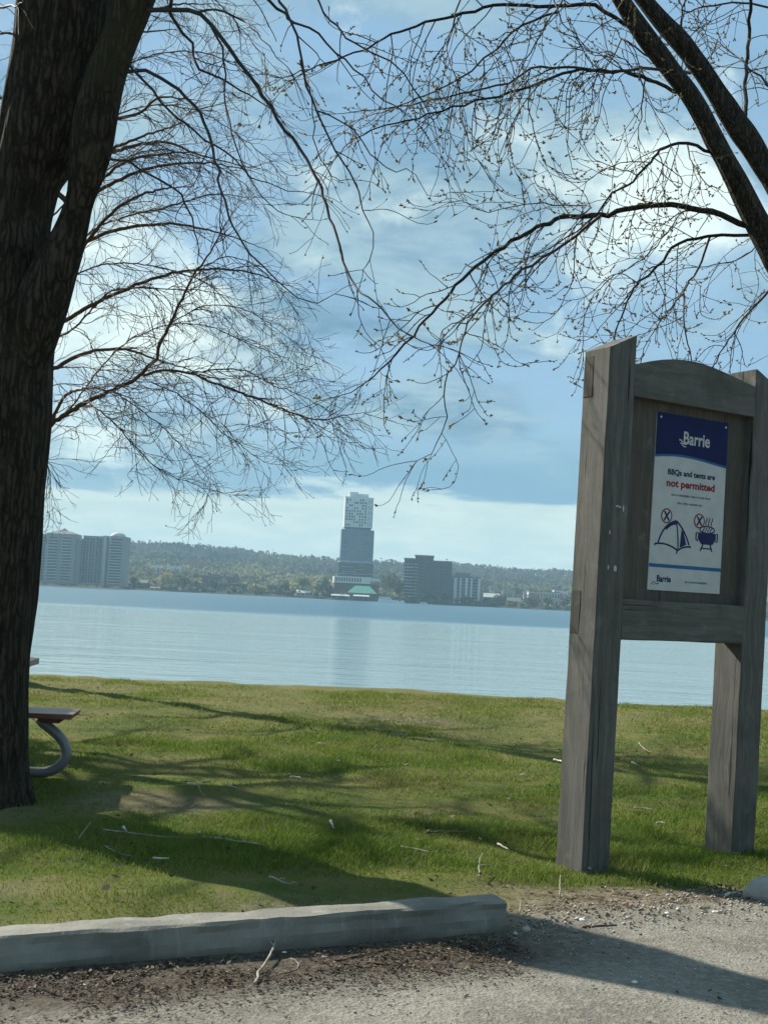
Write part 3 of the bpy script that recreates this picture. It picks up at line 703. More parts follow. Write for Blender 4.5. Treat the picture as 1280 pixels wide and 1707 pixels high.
for a_ in [(72, 30, 955, 976, 'olive', 'olive budding tree at the foot of the peaked tower, nearest the trunk'),
           (98, 26, 960, 977, 'brown', 'brown bare tree below the centre of the peaked tower'),
           (122, 22, 958, 978, 'olive', 'olive tree below the right edge of the peaked tower'),
           (146, 22, 962, 979, 'brown', 'brown low tree below the left edge of the domed tower'),
           (170, 20, 962, 980, 'brown', 'brown bare tree below the pale pier of the domed tower'),
           (200, 34, 948, 982, 'yellow', 'tall yellow-green tree at the right foot of the domed tower'),
           (222, 22, 960, 983, 'olive', 'olive tree between the domed tower and the small dark roofed house'),
           (272, 38, 952, 985, 'yellow', 'wide yellow willow right of the white boathouse'),
           (306, 34, 956, 987, 'olive', 'olive tree right of the wide yellow willow'),
           (330, 26, 962, 988, 'yellow', 'yellow-green tree just left of the brick buildings'),
           (356, 14, 968, 989, 'dark', 'small dark evergreen at the left end of the long brick building'),
           (392, 22, 978, 991, 'brown', 'brown shrubby tree before the left half of the long brick building'),
           (430, 34, 973, 993, 'yellow', 'yellow willow before the right half of the long brick building'),
           (474, 24, 966, 995, 'olive', 'olive tree at the right end of the long brick building'),
           (505, 32, 960, 996, 'olive', 'broad olive tree midway between brick building and tower'),
           (536, 26, 958, 997, 'green', 'green-brown tree just left of the tower podium'),
           (548, 16, 972, 998, 'brown', 'brown tree at the left corner of the brick base'),
           (648, 34, 953, 1001, 'yellow', 'yellow-green tree behind the tour boat'),
           (664, 20, 966, 1002, 'olive', 'olive tree at the left foot of the dark mid-rise'),
           (714, 22, 990, 1005, 'dark', 'dark evergreen below the dark mid-rise'),
           (740, 16, 990, 1006, 'brown', 'brown tree in the gap between the two mid-rise blocks'),
           (777, 26, 993, 1010, 'dark', 'round dark evergreen in front of the striped block'),
           (812, 18, 996, 1011, 'brown', 'brown bare tree right of the striped block'),
           (832, 24, 988, 1012, 'olive', 'olive tree behind the beige low building'),
           (886, 30, 990, 1014, 'brown', 'round brown tree before the long pale building'),
           (912, 24, 992, 1015, 'olive', 'olive tree before the right end of the long pale building'),
           (940, 22, 996, 1016, 'brown', 'brown tree beside the low white building near the sign post')]:
    shore_tree(*a_)

# ------------------------------------------------------------------ the wooden sign
TH = 0.5538; SX, SY = 1.0696, 6.0781
SL, PA, PB = 1.0707, 0.205, 0.182
SG = empty('notice_sign', (SX, SY, 0), TH, 'weathered wooden park sign, two thick posts holding a framed notice about tents', 'sign')
LEAN = 0.0334
def timber(name, prof, axis, s0, s1, mat, seed, cut=None, lean=0.0, base=0.0, chips=(), n=36, amp=0.0022):
    """a beam with softened, slightly uneven edges; prof = (a0, a1, b0, b1) across, running s0..s1 along axis"""
    a0, a1, b0, b1 = prof; e = 0.007
    ring = [(a0+e, b0), (a1-e, b0), (a1, b0+e), (a1, b1-e), (a1-e, b1), (a0+e, b1), (a0, b1-e), (a0, b0+e)]
    V, Fs = [], []
    for i in range(n+1):
        s_ = s0+(s1-s0)*i/n
        for j, (a_, b__) in enumerate(ring):
            q = s_
            if cut and i == n: q = cut(a_, s_)
            elif cut: q = s0+(cut(a_, s1)-s0)*i/n
            da = amp*float(vn(q*6, j*3.1+seed, seed)); db = amp*float(vn(q*6, j*2.7+seed+9, seed))
            for (c0, cw, dep, js) in chips:
                if j in js: da -= dep*math.exp(-((q-c0)/cw)**2)*(0.7+0.6*float(vn(q*40, j, seed)))
            if axis == 'z': V.append((a_+da+lean*q, b__+db, q))
            else: V.append((q, a_+da, b__+db))
    for i in range(n):
        for j in range(8):
            k = (j+1) % 8; Fs.append((i*8+j, i*8+k, i*8+8+k, i*8+8+j))
    Fs += [tuple(range(8))[::-1], tuple(n*8+j for j in range(8))]
    return mesh_obj(name, V, Fs, mat, SG)
LEFT_LEAN, RIGHT_LEAN = 0.0262, 0.0420
pl = timber('post', (0, PB, 0, PA), 'z', -0.3, 2.66, M_post, 1.5, cut=lambda a_, s_: s_+0.090*(a_/PB) if s_ > 2 else s_, lean=LEFT_LEAN)
pl['label'] = 'left post with its top cut on a slant and two dark beam ends let into its side'
pr = timber('post', (SL, SL+PB, 0, PA), 'z', -0.3, 2.70, M_post, 4.2, cut=lambda a_, s_: s_-0.085*((a_-SL)/PB) if s_ > 2 else s_, lean=RIGHT_LEAN-0.006, chips=((0.98, 0.035, 0.022, (2, 3)), (0.80, 0.05, 0.014, (2, 3)), (1.9, 0.2, 0.005, (2, 3))))
pr['label'] = 'right post with a chipped outer edge'
# the rails: the upper one has an arched top
lo = lambda z: LEFT_LEAN*z+PB-0.002
ro = lambda z: SL+(RIGHT_LEAN-0.006)*z+0.002
nA = 28; V = []; Fs = []
for i in range(nA+1):
    q = i/nA
    zb, zt = 2.426, 2.592+0.075*math.sin(PI*min(1, q*1.0))**1.0*(1.25-0.5*q)+0.004*q
    xl = lo(2.5)+(ro(2.5)-lo(2.5))*q
    for (v_, z_) in ((0.004, zb), (0.150, zb), (0.150, zt), (0.004, zt)): V.append((xl, v_, z_+0.0015*float(vn(q*9, v_*30, z_))))
for i in range(nA):
    for j in range(4):
        k = (j+1) % 4; Fs.append((i*4+k, i*4+j, i*4+4+j, i*4+4+k))
Fs += [(0, 1, 2, 3), (nA*4+3, nA*4+2, nA*4+1, nA*4)]
o = mesh_obj('rail', V, Fs, M_rail, SG); o['label'] = 'upper rail with an arched top'
o = timber('rail', (0.004, 0.150, 1.153, 1.362), 'x', lo(1.25), ro(1.25), M_rail, 7.7, n=24); o['label'] = 'straight lower rail'
mb = MB()
zA, zB = 1.355, 2.44
mb.add([(lo(zA), 0.060, zA), (ro(zA), 0.060, zA), (ro(zB), 0.060, zB), (lo(zB), 0.060, zB), (lo(zA), 0.100, zA), (ro(zA), 0.100, zA), (ro(zB), 0.100, zB), (lo(zB), 0.100, zB)],
       [(0, 1, 2, 3), (7, 6, 5, 4), (0, 4, 5, 1), (3, 2, 6, 7)])
mb.build('back_panel', M_panel, SG)
for z0, z1 in ((2.415, 2.630), (1.175, 1.395)):
    mb = MB(); l0, l1 = LEFT_LEAN*z0, LEFT_LEAN*z1
    V = [(l+q, v_, z_) for l, z_ in ((l0, z0), (l1, z1)) for q, v_ in ((-0.0016, 0.128), (0.02, 0.128), (0.02, PA-0.009), (-0.0016, PA-0.009))]
    mb.add(V, [(3, 2, 1, 0), (4, 5, 6, 7), (0, 1, 5, 4), (1, 2, 6, 5), (2, 3, 7, 6), (3, 0, 4, 7)]); mb.build('beam_end', M_endgrain, SG)
M_fleck = plain('white_paint_fleck', (0.42, 0.42, 0.40), 0.7)
mb = MB()
for (u_, z_, su, sz) in ((0.108, 1.515, 0.012, 0.020), (0.060, 1.520, 0.006, 0.012), (0.118, 1.835, 0.008, 0.006), (0.142, 1.826, 0.006, 0.018), (0.100, 1.838, 0.014, 0.005), (0.058, 1.700, 0.005, 0.012)):
    V = []
    for k in range(7): V.append((u_+LEFT_LEAN*z_+su*math.cos(k*2*PI/7)*(0.7+0.5*rs.random()), -0.0035, z_+sz*math.sin(k*2*PI/7)*(0.7+0.5*rs.random())))
    mb.add(V, [tuple(range(7))])
mb.build('paint_fleck', M_fleck, SG)

# the poster on its panel: a local frame with u to the right, v down, both 0..1
PU0, PU1, PV0, PV1, PREC = 0.3845, 0.9279, 1.4206, 2.3758, 0.0600
PW, PH = PU1-PU0, PV1-PV0
def pp(u_, v_, lift):
    z_ = PV1-PH*v_
    return (PU0+PW*u_+LEAN*z_, PREC-lift, z_)
def gloss(name, colr):
    def f(t):
        n = t.noise(oc(t), 14, 4)
        v = t.ss(n, 0.3, 0.7, 0.94, 1.06)
        t.put(t.b.inputs['Base Color'], t.mix(1.0, colr, t.comb(v, v, v), 'MULTIPLY')); t.b.inputs['Roughness'].default_value = 0.5; t.b.inputs['Specular IOR Level'].default_value = 0.15
    return material(name, f)
M_pw, M_pn, M_pb, M_pr = gloss('poster_white', (0.43, 0.45, 0.44)), gloss('poster_navy', (0.003, 0.008, 0.065)), gloss('poster_blue', (0.020, 0.11, 0.23)), gloss('poster_red', (0.22, 0.018, 0.018))
M_pk, M_pg = gloss('poster_ink', (0.012, 0.020, 0.075)), gloss('poster_grey', (0.15, 0.16, 0.17))
mb = MB()
c4 = [pp(0, 1, 0.006), pp(1, 1, 0.006), pp(1, 0, 0.006), pp(0, 0, 0.006)]; b4 = [(a_[0], PREC-0.0005, a_[2]) for a_ in c4]
mb.add(c4+b4, [(0, 1, 2, 3), (1, 0, 4, 5), (2, 1, 5, 6), (3, 2, 6, 7), (0, 3, 7, 4)], 0)
def strip(top, bot, lift, m, n=24, u0=0.0, u1=1.0):
    V = []; 
    for i in range(n+1):
        u_ = u0+(u1-u0)*i/n; V += [pp(u_, top(u_), lift), pp(u_, bot(u_), lift)]
    mb.add(V, [(2*i+1, 2*i+3, 2*i+2, 2*i) for i in range(n)], m)
arc = lambda u_: 0.243-0.030*math.sin(PI*u_)**1.0*(1-0.55*u_)+0.012*u_
strip(lambda u_: 0.0, arc, 0.0068, 1); strip(arc, lambda u_: arc(u_)+0.013, 0.0066, 2)
strip(lambda u_: 0.852, lambda u_: 0.872, 0.0066, 2, 2)
POSTER = mb.build('poster', [M_pw, M_pn, M_pb], SG)
POSTER['label'] = 'white and navy notice reading Barrie, BBQs and tents are not permitted'
def lettering(txt, u0, u1, v0, v1, mat, lift=0.0076, bold=0.022, name='lettering'):
    cu = bpy.data.curves.new('lettering', 'FONT'); cu.body = txt; cu.offset = bold; cu.resolution_u = 3
    ob = bpy.data.objects.new('lettering', cu); COL.objects.link(ob)
    me = bpy.data.meshes.new_from_object(ob.evaluated_get(bpy.context.evaluated_depsgraph_get()))
    bpy.data.objects.remove(ob); bpy.data.curves.remove(cu)
    n = len(me.vertices); co = np.empty(n*3); me.vertices.foreach_get('co', co); co = co.reshape(-1, 3)
    mn, mx = co.min(0), co.max(0); q = (co-mn)/(mx-mn+1e-9)
    out = np.array([pp(u0+(u1-u0)*a_[0], v1+(v0-v1)*a_[1], lift) for a_ in q])
    me.vertices.foreach_set('co', out.ravel()); me.materials.clear(); me.materials.append(mat); me.update()
    return link_mesh(name, me, POSTER)
lettering('Barrie', 0.375, 0.745, 0.088, 0.163, M_pw)
lettering('BBQs and tents are', 0.185, 0.845, 0.312, 0.352, M_pk, bold=0.03)
lettering('not permitted', 0.175, 0.850, 0.370, 0.426, M_pr, bold=0.03)
lettering('Barrie', 0.115, 0.305, 0.915, 0.953, M_pk, bold=0.03)
class Ink:
    """flat printed marks on the poster, drawn in its u, v frame"""
    def __init__(s): s.mb = MB()
    def line(s, pts, wd, m=0, lift=0.0074):
        P = [np.array([p_[0]*PW, -p_[1]*PH]) for p_ in pts]; V = []
        for i, p_ in enumerate(P):
            tdir = P[min(i+1, len(P)-1)]-P[max(i-1, 0)]; tdir = tdir/(np.linalg.norm(tdir)+1e-9); nn = np.array([-tdir[1], tdir[0]])*wd/2
            for sgn in (-1, 1):
                q = p_+nn*sgn; V.append(pp(q[0]/PW, -q[1]/PH, lift))
        s.mb.add(V, [(2*i, 2*i+2, 2*i+3, 2*i+1) for i in range(len(P)-1)], m)
    def poly(s, pts, m=0, lift=0.0072): s.mb.add([pp(u_, v_, lift) for u_, v_ in pts], [tuple(range(len(pts)))], m)
    def arc(s, cu, cv, ru, rv, a0, a1, wd, m=0, n=20, lift=0.0074):
        s.line([(cu+ru*math.cos(a0+(a1-a0)*i/n), cv+rv*math.sin(a0+(a1-a0)*i/n)) for i in range(n+1)], wd, m, lift)
    def done(s, name, mats): return s.mb.build(name, mats, POSTER)
def bez(a_, b__, c_, n=12): return [((1-q)**2*a_[0]+2*q*(1-q)*b__[0]+q*q*c_[0], (1-q)**2*a_[1]+2*q*(1-q)*b__[1]+q*q*c_[1]) for q in np.linspace(0, 1, n+1)]
k = Ink()
k.line(bez((0.315, 0.142), (0.345, 0.135), (0.365, 0.155))+bez((0.365, 0.155), (0.385, 0.165), (0.42, 0.158)), 0.007); k.line(bez((0.33, 0.158), (0.35, 0.156), (0.37, 0.172))+bez((0.37, 0.172), (0.385, 0.178), (0.415, 0.174)), 0.006)
k.done('emblem', [M_pw])
k = Ink(); k.line(bez((0.05, 0.958), (0.08, 0.950), (0.10, 0.962))+bez((0.10, 0.962), (0.115, 0.968), (0.15, 0.960)), 0.005); k.line(bez((0.04, 0.968), (0.06, 0.962), (0.08, 0.972)), 0.004)
k.done('emblem', [M_pb])
k = Ink()    # the fine print is too small to read in the place: short uneven strokes
for v0, u0, u1 in ((0.458, 0.25, 0.79), (0.502, 0.34, 0.68), (0.945, 0.50, 0.80)):
    q = u0
    while q < u1:
        hh_ = rs.choice((0.010, 0.010, 0.014)); k.line([(q, v0-hh_*0.5), (q+0.002, v0+0.005)], 0.0034); 
        if rs.random() < 0.6: k.line([(q, v0+rs.uniform(-0.004, 0.004)), (q+0.009, v0+rs.uniform(-0.004, 0.004))], 0.003)
        q += rs.choice((0.0105, 0.0115, 0.0125, 0.020))
k.done('fine_print', [M_pg])
k = Ink()    # dome tent
L1 = bez((0.105, 0.735), (0.16, 0.628), (0.335, 0.603), 16); L2 = bez((0.335, 0.603), (0.45, 0.640), (0.530, 0.735), 16)
k.line(L1, 0.010); k.line(L2, 0.010)
k.line(bez((0.065, 0.742), (0.22, 0.725), (0.375, 0.770)), 0.009); k.line(bez((0.375, 0.770), (0.45, 0.742), (0.545, 0.744)), 0.009)
k.line(bez((0.335, 0.603), (0.378, 0.68), (0.378, 0.772)), 0.008); k.line(bez((0.20, 0.655), (0.26, 0.62), (0.335, 0.618)), 0.014)
k.line([(0.065, 0.738), (0.062, 0.752)], 0.008); k.line([(0.375, 0.765), (0.360, 0.788)], 0.008); k.line([(0.545, 0.738), (0.552, 0.750)], 0.008)
k.poly([(0.415, 0.652), (0.445, 0.665), (0.492, 0.733), (0.455, 0.742), (0.402, 0.752)])
k.done('tent_symbol', [M_pk])
k = Ink()    # barbecue
k.arc(0.775, 0.637, 0.105, 0.020, 0, 2*PI, 0.007)
for q in (-0.06, -0.025, 0.01, 0.045): k.line([(0.775+q-0.008, 0.650), (0.775+q+0.022, 0.624)], 0.006)
k.poly([(0.650, 0.655), (0.90, 0.655), (0.905, 0.690), (0.855, 0.722), (0.70, 0.722), (0.645, 0.690)])
k.line([(0.640, 0.655), (0.622, 0.662), (0.622, 0.696), (0.650, 0.704)], 0.009); k.line([(0.910, 0.655), (0.925, 0.662), (0.925, 0.696), (0.900, 0.704)], 0.009)
k.line([(0.725, 0.722), (0.690, 0.760)], 0.010); k.line([(0.825, 0.722), (0.855, 0.760)], 0.010); k.line([(0.71, 0.745), (0.84, 0.745)], 0.007)
for q in (0.755, 0.795, 0.835): k.line(bez((q, 0.612), (q-0.018, 0.598), (q, 0.588), 6)+bez((q, 0.588), (q+0.016, 0.580), (q+0.004, 0.567), 6), 0.006)
k.done('barbecue_symbol', [M_pk])
for cu_, cv_ in ((0.200, 0.580), (0.655, 0.590)):
    k = Ink()
    n = 22; k.poly([(cu_+0.062*math.cos(i*2*PI/n), cv_+0.062*PW/PH*math.sin(i*2*PI/n)) for i in range(n)], 1, 0.0080)
    k.arc(cu_, cv_, 0.068, 0.068*PW/PH, 0, 2*PI, 0.007, 0, 24, 0.0084)
    for sg in (-1, 1): k.line([(cu_-0.034*sg, cv_-0.026), (cu_+0.034*sg, cv_+0.026)], 0.011, 2, 0.0088)
    k.done('ban_symbol', [M_pr, M_pw, M_pk])
M_screw = plain('steel_screw', (0.5, 0.5, 0.5), 0.4, 0.1, 3, 0.8)
for u_, v_ in ((0.05, 0.027), (0.965, 0.027), (0.05, 0.975), (0.96, 0.975)):
    c_ = pp(u_, v_, 0.0092); mb = MB(); V = [(c_[0]+0.006*math.cos(i*PI/4), c_[1]+(0 if True else 0), c_[2]+0.006*math.sin(i*PI/4)) for i in range(8)]
    mb.add(V+[(a_[0], a_[1]+0.004, a_[2]) for a_ in V], [tuple(range(8))]+[(i, 8+i, 8+(i+1) % 8, (i+1) % 8) for i in range(8)]); mb.build('screw', M_screw, POSTER)

# ------------------------------------------------------------------ concrete wheel stops
def f_conc(t):
    o = oc(t)
    n1 = t.noise(o, 2.4, 6, 0.6); n2 = t.noise(o, 40, 5, 0.7); n3 = t.noise(t.scale(o, (9, 9, 0.8)), 2.0, 5, 0.6, 0.4)
    c_ = t.mix(t.ss(n1, 0.35, 0.65), (0.130, 0.125, 0.106), (0.215, 0.205, 0.175))
    c_ = t.mix(t.ss(n2, 0.54, 0.70, 0, 0.5), c_, (0.14, 0.14, 0.125))
    c_ = t.mix(t.ss(n3, 0.54, 0.72, 0, 0.55), c_, (0.30, 0.30, 0.285))
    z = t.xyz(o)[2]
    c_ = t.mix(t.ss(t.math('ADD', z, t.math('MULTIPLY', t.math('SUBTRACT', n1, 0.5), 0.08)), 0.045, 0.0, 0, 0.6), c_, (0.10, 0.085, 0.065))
    t.put(t.b.inputs['Base Color'], c_); t.b.inputs['Roughness'].default_value = 0.92
    setbump(t, t.math('ADD', n2, t.math('MULTIPLY', n1, 0.8)), 0.7, 0.006)
M_concrete = material('worn_concrete', f_conc)
def wheel_stop(loc, rz, L, label, seed, e0=0.05, e1=0.05, bend=0.0):
    n = 150; prof = [(-0.085, 0.0), (-0.081, 0.030), (-0.078, 0.056), (-0.072, 0.085), (-0.066, 0.108), (-0.056, 0.118), (0.0, 0.120), (0.056, 0.118), (0.067, 0.110), (0.085, 0.0)]
    V, Fs = [], []
    for i in range(n+1):
        s_ = L*i/n
        for j, (a_, z_) in enumerate(prof):
            en = 0.0
            if i == 0: en = e0*(z_/0.136)
            if i == n: en = -e1*(z_/0.136)
            x_ = s_+en; d = 0.009*float(fbm(x_*6, j*1.7, seed, 4)); dz = 0.0045*float(fbm(x_*9, j*2.3, seed+5, 4))
            wear = 0.022*max(0, float(vn(x_*4.0, j*0.6, seed+2))-0.45)
            V.append((x_, a_+d*(1 if a_ > 0 else 1)+bend*math.sin(PI*x_/L), z_+(dz-wear if z_ > 0.02 else -0.03)))
    m = len(prof)
    for i in range(n):
        for j in range(m):
            k_ = (j+1) % m; Fs.append((i*m+j, i*m+k_, (i+1)*m+k_, (i+1)*m+j))
    Fs += [tuple(range(m))[::-1], tuple(n*m+j for j in range(m))]
    o = mesh_obj('wheel_stop', V, Fs, M_concrete); o.location = loc; o.rotation_euler = (0, 0, rz)
    return props(o, label, 'wheel stop')
LS = 2.55; x1, y1 = 0.555, 4.985
wheel_stop((x1-LS*LT[0], y1-LS*LT[1], 0.0), LA, LS, 'long grey concrete wheel stop lying between the gravel and the lawn', 3.3, bend=-0.02)
mb = MB(); V = []; nr = 22
for i in range(13):
    for j in range(nr):
        a_ = -PI/2+PI*i/12; b__ = 2*PI*j/nr; d = np.array([math.cos(a_)*math.cos(b__)*1.25, math.cos(a_)*math.sin(b__), math.sin(a_)*0.62])
        V.append(d*0.155*(1+0.24*float(fbm(d[0]*1.7+4, d[1]*1.7, d[2]*2, 4))))
mb.add(V, [(i*nr+j, i*nr+(j+1) % nr, (i+1)*nr+(j+1) % nr, (i+1)*nr+j) for i in range(12) for j in range(nr)])
M_rock = plain('pale_rock', (0.33, 0.32, 0.29), 0.95, 0.3, 9)
o = mb.build('rock', M_rock, None, True, (1.965, 5.68, 0.03))
props(o, 'pale rounded rock cut by the right edge, below the right sign post', 'rock')

# ------------------------------------------------------------------ trees near by
class Tree:
    def __init__(s, name, base, label, group=None):
        s.b = np.array(base, float); s.root = empty(name, base, 0, label, 'tree', group)
    def trunk(s, rows, mat, name='trunk', sides=56, rough=0.07, seed=1.0, ridge=9.0, parent=None, label=None, wob=0.0):
        """rows of (x, y, z, radius) in the place; the skin gets bark ridges"""
        P = spline(rows, 0.04); c_ = P[:, :3].copy(); r = P[:, 3]; n = len(P)
        if wob: c_[:, 0] += wob*fbm(c_[:, 2]*1.6, seed, 1.0, 3); r = r*(1+0.16*fbm(c_[:, 2]*2.4, seed*2, 3.0, 3))
        T = np.gradient(c_, axis=0); T /= np.linalg.norm(T, axis=1)[:, None]
        N = np.cross(T, np.array([0, 1., 0.0])); N /= np.linalg.norm(N, axis=1)[:, None]; B = np.cross(T, N)
        an = np.arange(sides)*2*PI/sides
        A, K = np.meshgrid(an, np.arange(n)); zz = c_[K, 2]
        ca, sa = np.cos(A), np.sin(A)
        rel = rough*(0.9*fbm(ca*ridge*0.45+seed, sa*ridge*0.45, zz*1.1+seed, 4)+0.45*vn(ca*ridge*1.4, sa*ridge*1.4, zz*2.2)) + 0.09*fbm(ca*0.9+seed*3, sa*0.9, zz*0.9, 2)
        rad = r[:, None]*(1+rel)
        V = c_[:, None, :]+rad[..., None]*(ca[..., None]*N[:, None, :]+sa[..., None]*B[:, None, :])-s.b
        I_ = np.arange(n*sides).reshape(n, sides); J = np.roll(I_, -1, 1)
        q = np.stack([I_[:-1], J[:-1], J[1:], I_[1:]], -1).reshape(-1, 4)
        me = fast_mesh(name, V.reshape(-1, 3), np.full(len(q), 4), q.ravel(), mat, True)
        o = link_mesh(name, me, parent or s.root)
        if label: o['label'] = label
        return o

class Twigs:
    """collects thin tubes and buds and turns them into two meshes"""
    def __init__(s): s.V = []; s.F = []; s.nv = 0; s.BP = []; s.BD = []; s.BL = []
    def tube(s, P, r0, r1, sides):
        n = len(P); T = np.gradient(P, axis=0); T /= np.linalg.norm(T, axis=1)[:, None]+1e-9
        N = np.cross(T, np.array([0.31, 0.83, 0.46])); N /= np.linalg.norm(N, axis=1)[:, None]+1e-9; B = np.cross(T, N)
        an = np.arange(sides)*2*PI/sides; r = np.linspace(r0, r1, n)[:, None, None] if np.isscalar(r0) else r0[:, None, None]
        V = P[:, None, :]+r*(np.cos(an)[None, :, None]*N[:, None, :]+np.sin(an)[None, :, None]*B[:, None, :])
        I_ = np.arange(n*sides).reshape(n, sides)+s.nv; J = np.roll(I_, -1, 1)
        s.V.append(V.reshape(-1, 3)); s.F.append(np.stack([I_[:-1], J[:-1], J[1:], I_[1:]], -1).reshape(-1, 4)); s.nv += n*sides
    def bud(s, p_, d, l): s.BP.append(p_); s.BD.append(d/(np.linalg.norm(d)+1e-9)); s.BL.append(l)
    def mesh(s, name, mat, parent, off):
        if not s.V: return None
        V = np.concatenate(s.V)-off; F_ = np.concatenate(s.F)
        o = link_mesh(name, fast_mesh(name, V, np.full(len(F_), 4), F_.ravel(), mat, True), parent)
        if name == 'twigs': o['kind'] = 'stuff'
        return o
    def buds(s, mat, parent, off, fat=0.23):
        if not s.BP: return None
        P = np.array(s.BP)-off; Dv = np.array(s.BD); L = np.array(s.BL)[:, None]
        a_ = np.cross(Dv, np.array([0.4, 0.2, 0.88])); a_ /= np.linalg.norm(a_, axis=1)[:, None]; b__ = np.cross(Dv, a_); wv = L*fat
        m = P+Dv*L*0.5
        V = np.stack([P, m+a_*wv, m+b__*wv, m-a_*wv, m-b__*wv, P+Dv*L], 1).reshape(-1, 3)
        f = np.array([(0, 2, 1), (0, 3, 2), (0, 4, 3), (0, 1, 4), (5, 1, 2), (5, 2, 3), (5, 3, 4), (5, 4, 1)])
        F_ = (np.arange(len(P))[:, None, None]*6+f[None]).reshape(-1, 3)
        return props(link_mesh('buds', fast_mesh('buds', V, np.full(len(F_), 3), F_.ravel(), mat), parent), kind='stuff')

def unit(v): return v/(np.linalg.norm(v)+1e-9)
def perp(T, rs_):
    v = rs_.normal(size=3); v -= T*v.dot(T); return unit(v)
def grow(tw, p_, d, L, r, lvl, sp, rs_):
    n = max(4, int(L/sp['seg'])); st = L/n; P = [p_]; d = unit(d)
    for i in range(n):
        q = i/n
        g = np.array([0, 0, -sp['droop'] if q < sp['hook_at'] else sp['hook']])
        d = unit(d+rs_.normal(size=3)*sp['wig']+g*st*6); P.append(P[-1]+d*st)
    P = np.array(P); tw.tube(P, r, max(r*0.45, sp['rmin']), 4 if r > 0.005 else 3)
    if lvl > 0:
        m = max(1, int(L/sp['gap'][lvl])); 
        for k_ in range(m):
            q = 0.12+0.85*(k_+rs_.rand()*0.7)/m; i = min(n-1, int(q*n)); T = unit(P[i+1]-P[i])
            an = R_(rs_.uniform(*sp['angle'])); nd = math.cos(an)*T+math.sin(an)*perp(T, rs_)
            grow(tw, P[i], nd, L*sp['ratio']*rs_.uniform(0.5, 1.15)*(1.1-0.5*q), max(r*0.62, sp['rmin']), lvl-1, sp, rs_)
    if sp['bud'] > 0:
        T = unit(P[-1]-P[-2])
        for k_ in range(sp['nbud']):
            if rs_.rand() < sp['bud']: tw.bud(P[-1]-T*0.01*k_*(rs_.rand()*2), unit(T+0.5*perp(T, rs_)), sp['blen']*rs_.uniform(0.6, 1.25))
        for i in range(1, n):
            if rs_.rand() < sp['bud']*0.35:
                for k_ in range(2): tw.bud(P[i], unit(T*0.8+0.7*perp(T, rs_)), sp['blen']*rs_.uniform(0.4, 0.9))
def clothe(tw, P, sp, rs_, r_of, start=0.1, dens=1.0):
    """side shoots along a limb"""
    seg = np.linalg.norm(np.diff(P, axis=0), axis=1); cum = np.concatenate([[0], np.cumsum(seg)]); tot = cum[-1]
    m = int(tot*(1-start)/sp['gap0']*dens)
    for k_ in range(m):
        q = start+(1-start)*(k_+rs_.rand())/max(m, 1); i = min(len(P)-2, int(np.searchsorted(cum, q*tot))-1); i = max(i, 0)
        T = unit(P[i+1]-P[i]); an = R_(rs_.uniform(*sp['angle'])); nn = perp(T, rs_)
        if sp.get('down') and rs_.rand() < sp['down']: nn = unit(nn+np.array([0, 0, -0.9])); nn = unit(nn-T*nn.dot(T))
        grow(tw, P[i], math.cos(an)*T+math.sin(an)*nn, sp['len']*rs_.uniform(0.35, 1.15)*(1.1-0.45*q), min(sp['r'], r_of(q)*0.7), sp['lvl'], sp, rs_)
    T = unit(P[-1]-P[-2])
    for k_ in range(3): grow(tw, P[-1], unit(T+0.4*perp(T, rs_)), sp['len']*0.5, sp['rmin']*1.4, max(sp['lvl']-1, 0), sp, rs_)

def limb(tree, px_pts, D0, D1, r0, r1, mat, twmat, sp, seed, budmat=None, start=0.1, dens=1.0, world_pts=None, wig=0.012):
    """a branch following points of the photo, at its own changing distance; with its twigs and buds below it"""
    rs_ = np.random.RandomState(seed)
    if world_pts is None:
        n = len(px_pts); pts = []
        for i, (px, py) in enumerate(px_pts):
            q = i/(n-1); D = D0+(D1-D0)*q+0.25*math.sin(q*5+seed)*min(1, q*3)
            pts.append(U(px, py, D))
    else: pts = world_pts
    P = spline(pts, 0.07); P[1:-1] += rs_.normal(size=(len(P)-2, 3))*wig*0.5
    n = len(P); q = np.linspace(0, 1, n); r = r1+(r0-r1)*(1-q)**0.8
    tb = Twigs(); tb.tube(P, r, None, 8 if r0 > 0.01 else 6)
    o = tb.mesh('limb', mat, tree.root, tree.b)
    tw = Twigs(); clothe(tw, P, sp, rs_, lambda t_: r1+(r0-r1)*(1-t_)**0.8, start, dens)
    tw.mesh('twigs', twmat, o, tree.b)
    if budmat: tw.buds(budmat, o, tree.b)
    return o

# --- the big trunk at the left with its drooping dark branches
DT = 7.12; pxm = DT/2000
b0 = U(-48, 1335, DT); b0[2] = float(gz(b0[0], b0[1]))
T1 = Tree('maple_tree', b0, 'large dark trunk filling the left edge, forking low, with long bare drooping branches')
rows = []
for (py, cx, r) in [(1350, -52, 122), (1330, -50, 111), (1305, -48, 103), (1270, -47, 97), (1100, -44, 93), (960, -32, 92), (820, -20, 89), (700, -9, 89), (600, -4, 87), (540, 0, 86), (480, 8, 80), (430, 16, 72), (380, 22, 62), (330, 36, 57), (290, 45, 61), (250, 60, 69), (197, 73, 73), (100, 94, 77), (0, 107, 80), (-150, 126, 76), (-350, 150, 66), (-700, 190, 50), (-1100, 240, 30)]:
    rows.append((*U(cx, py, DT), r*pxm))
T1.trunk(rows, M_bark, sides=150, rough=0.05, seed=2.0)
rows = []
for (py, cx, r) in [(640, 30, 36), (560, 52, 42), (500, 72, 42), (450, 92, 36), (400, 114, 28), (340, 132, 22), (300, 142, 26), (250, 151, 33), (190, 160, 34), (120, 178, 31), (60, 202, 29), (0, 224, 31), (-120, 265, 30), (-350, 330, 26), (-700, 420, 18)]:
    rows.append((*U(cx, py, DT-0.10-0.0004*(640-py)), r*pxm))
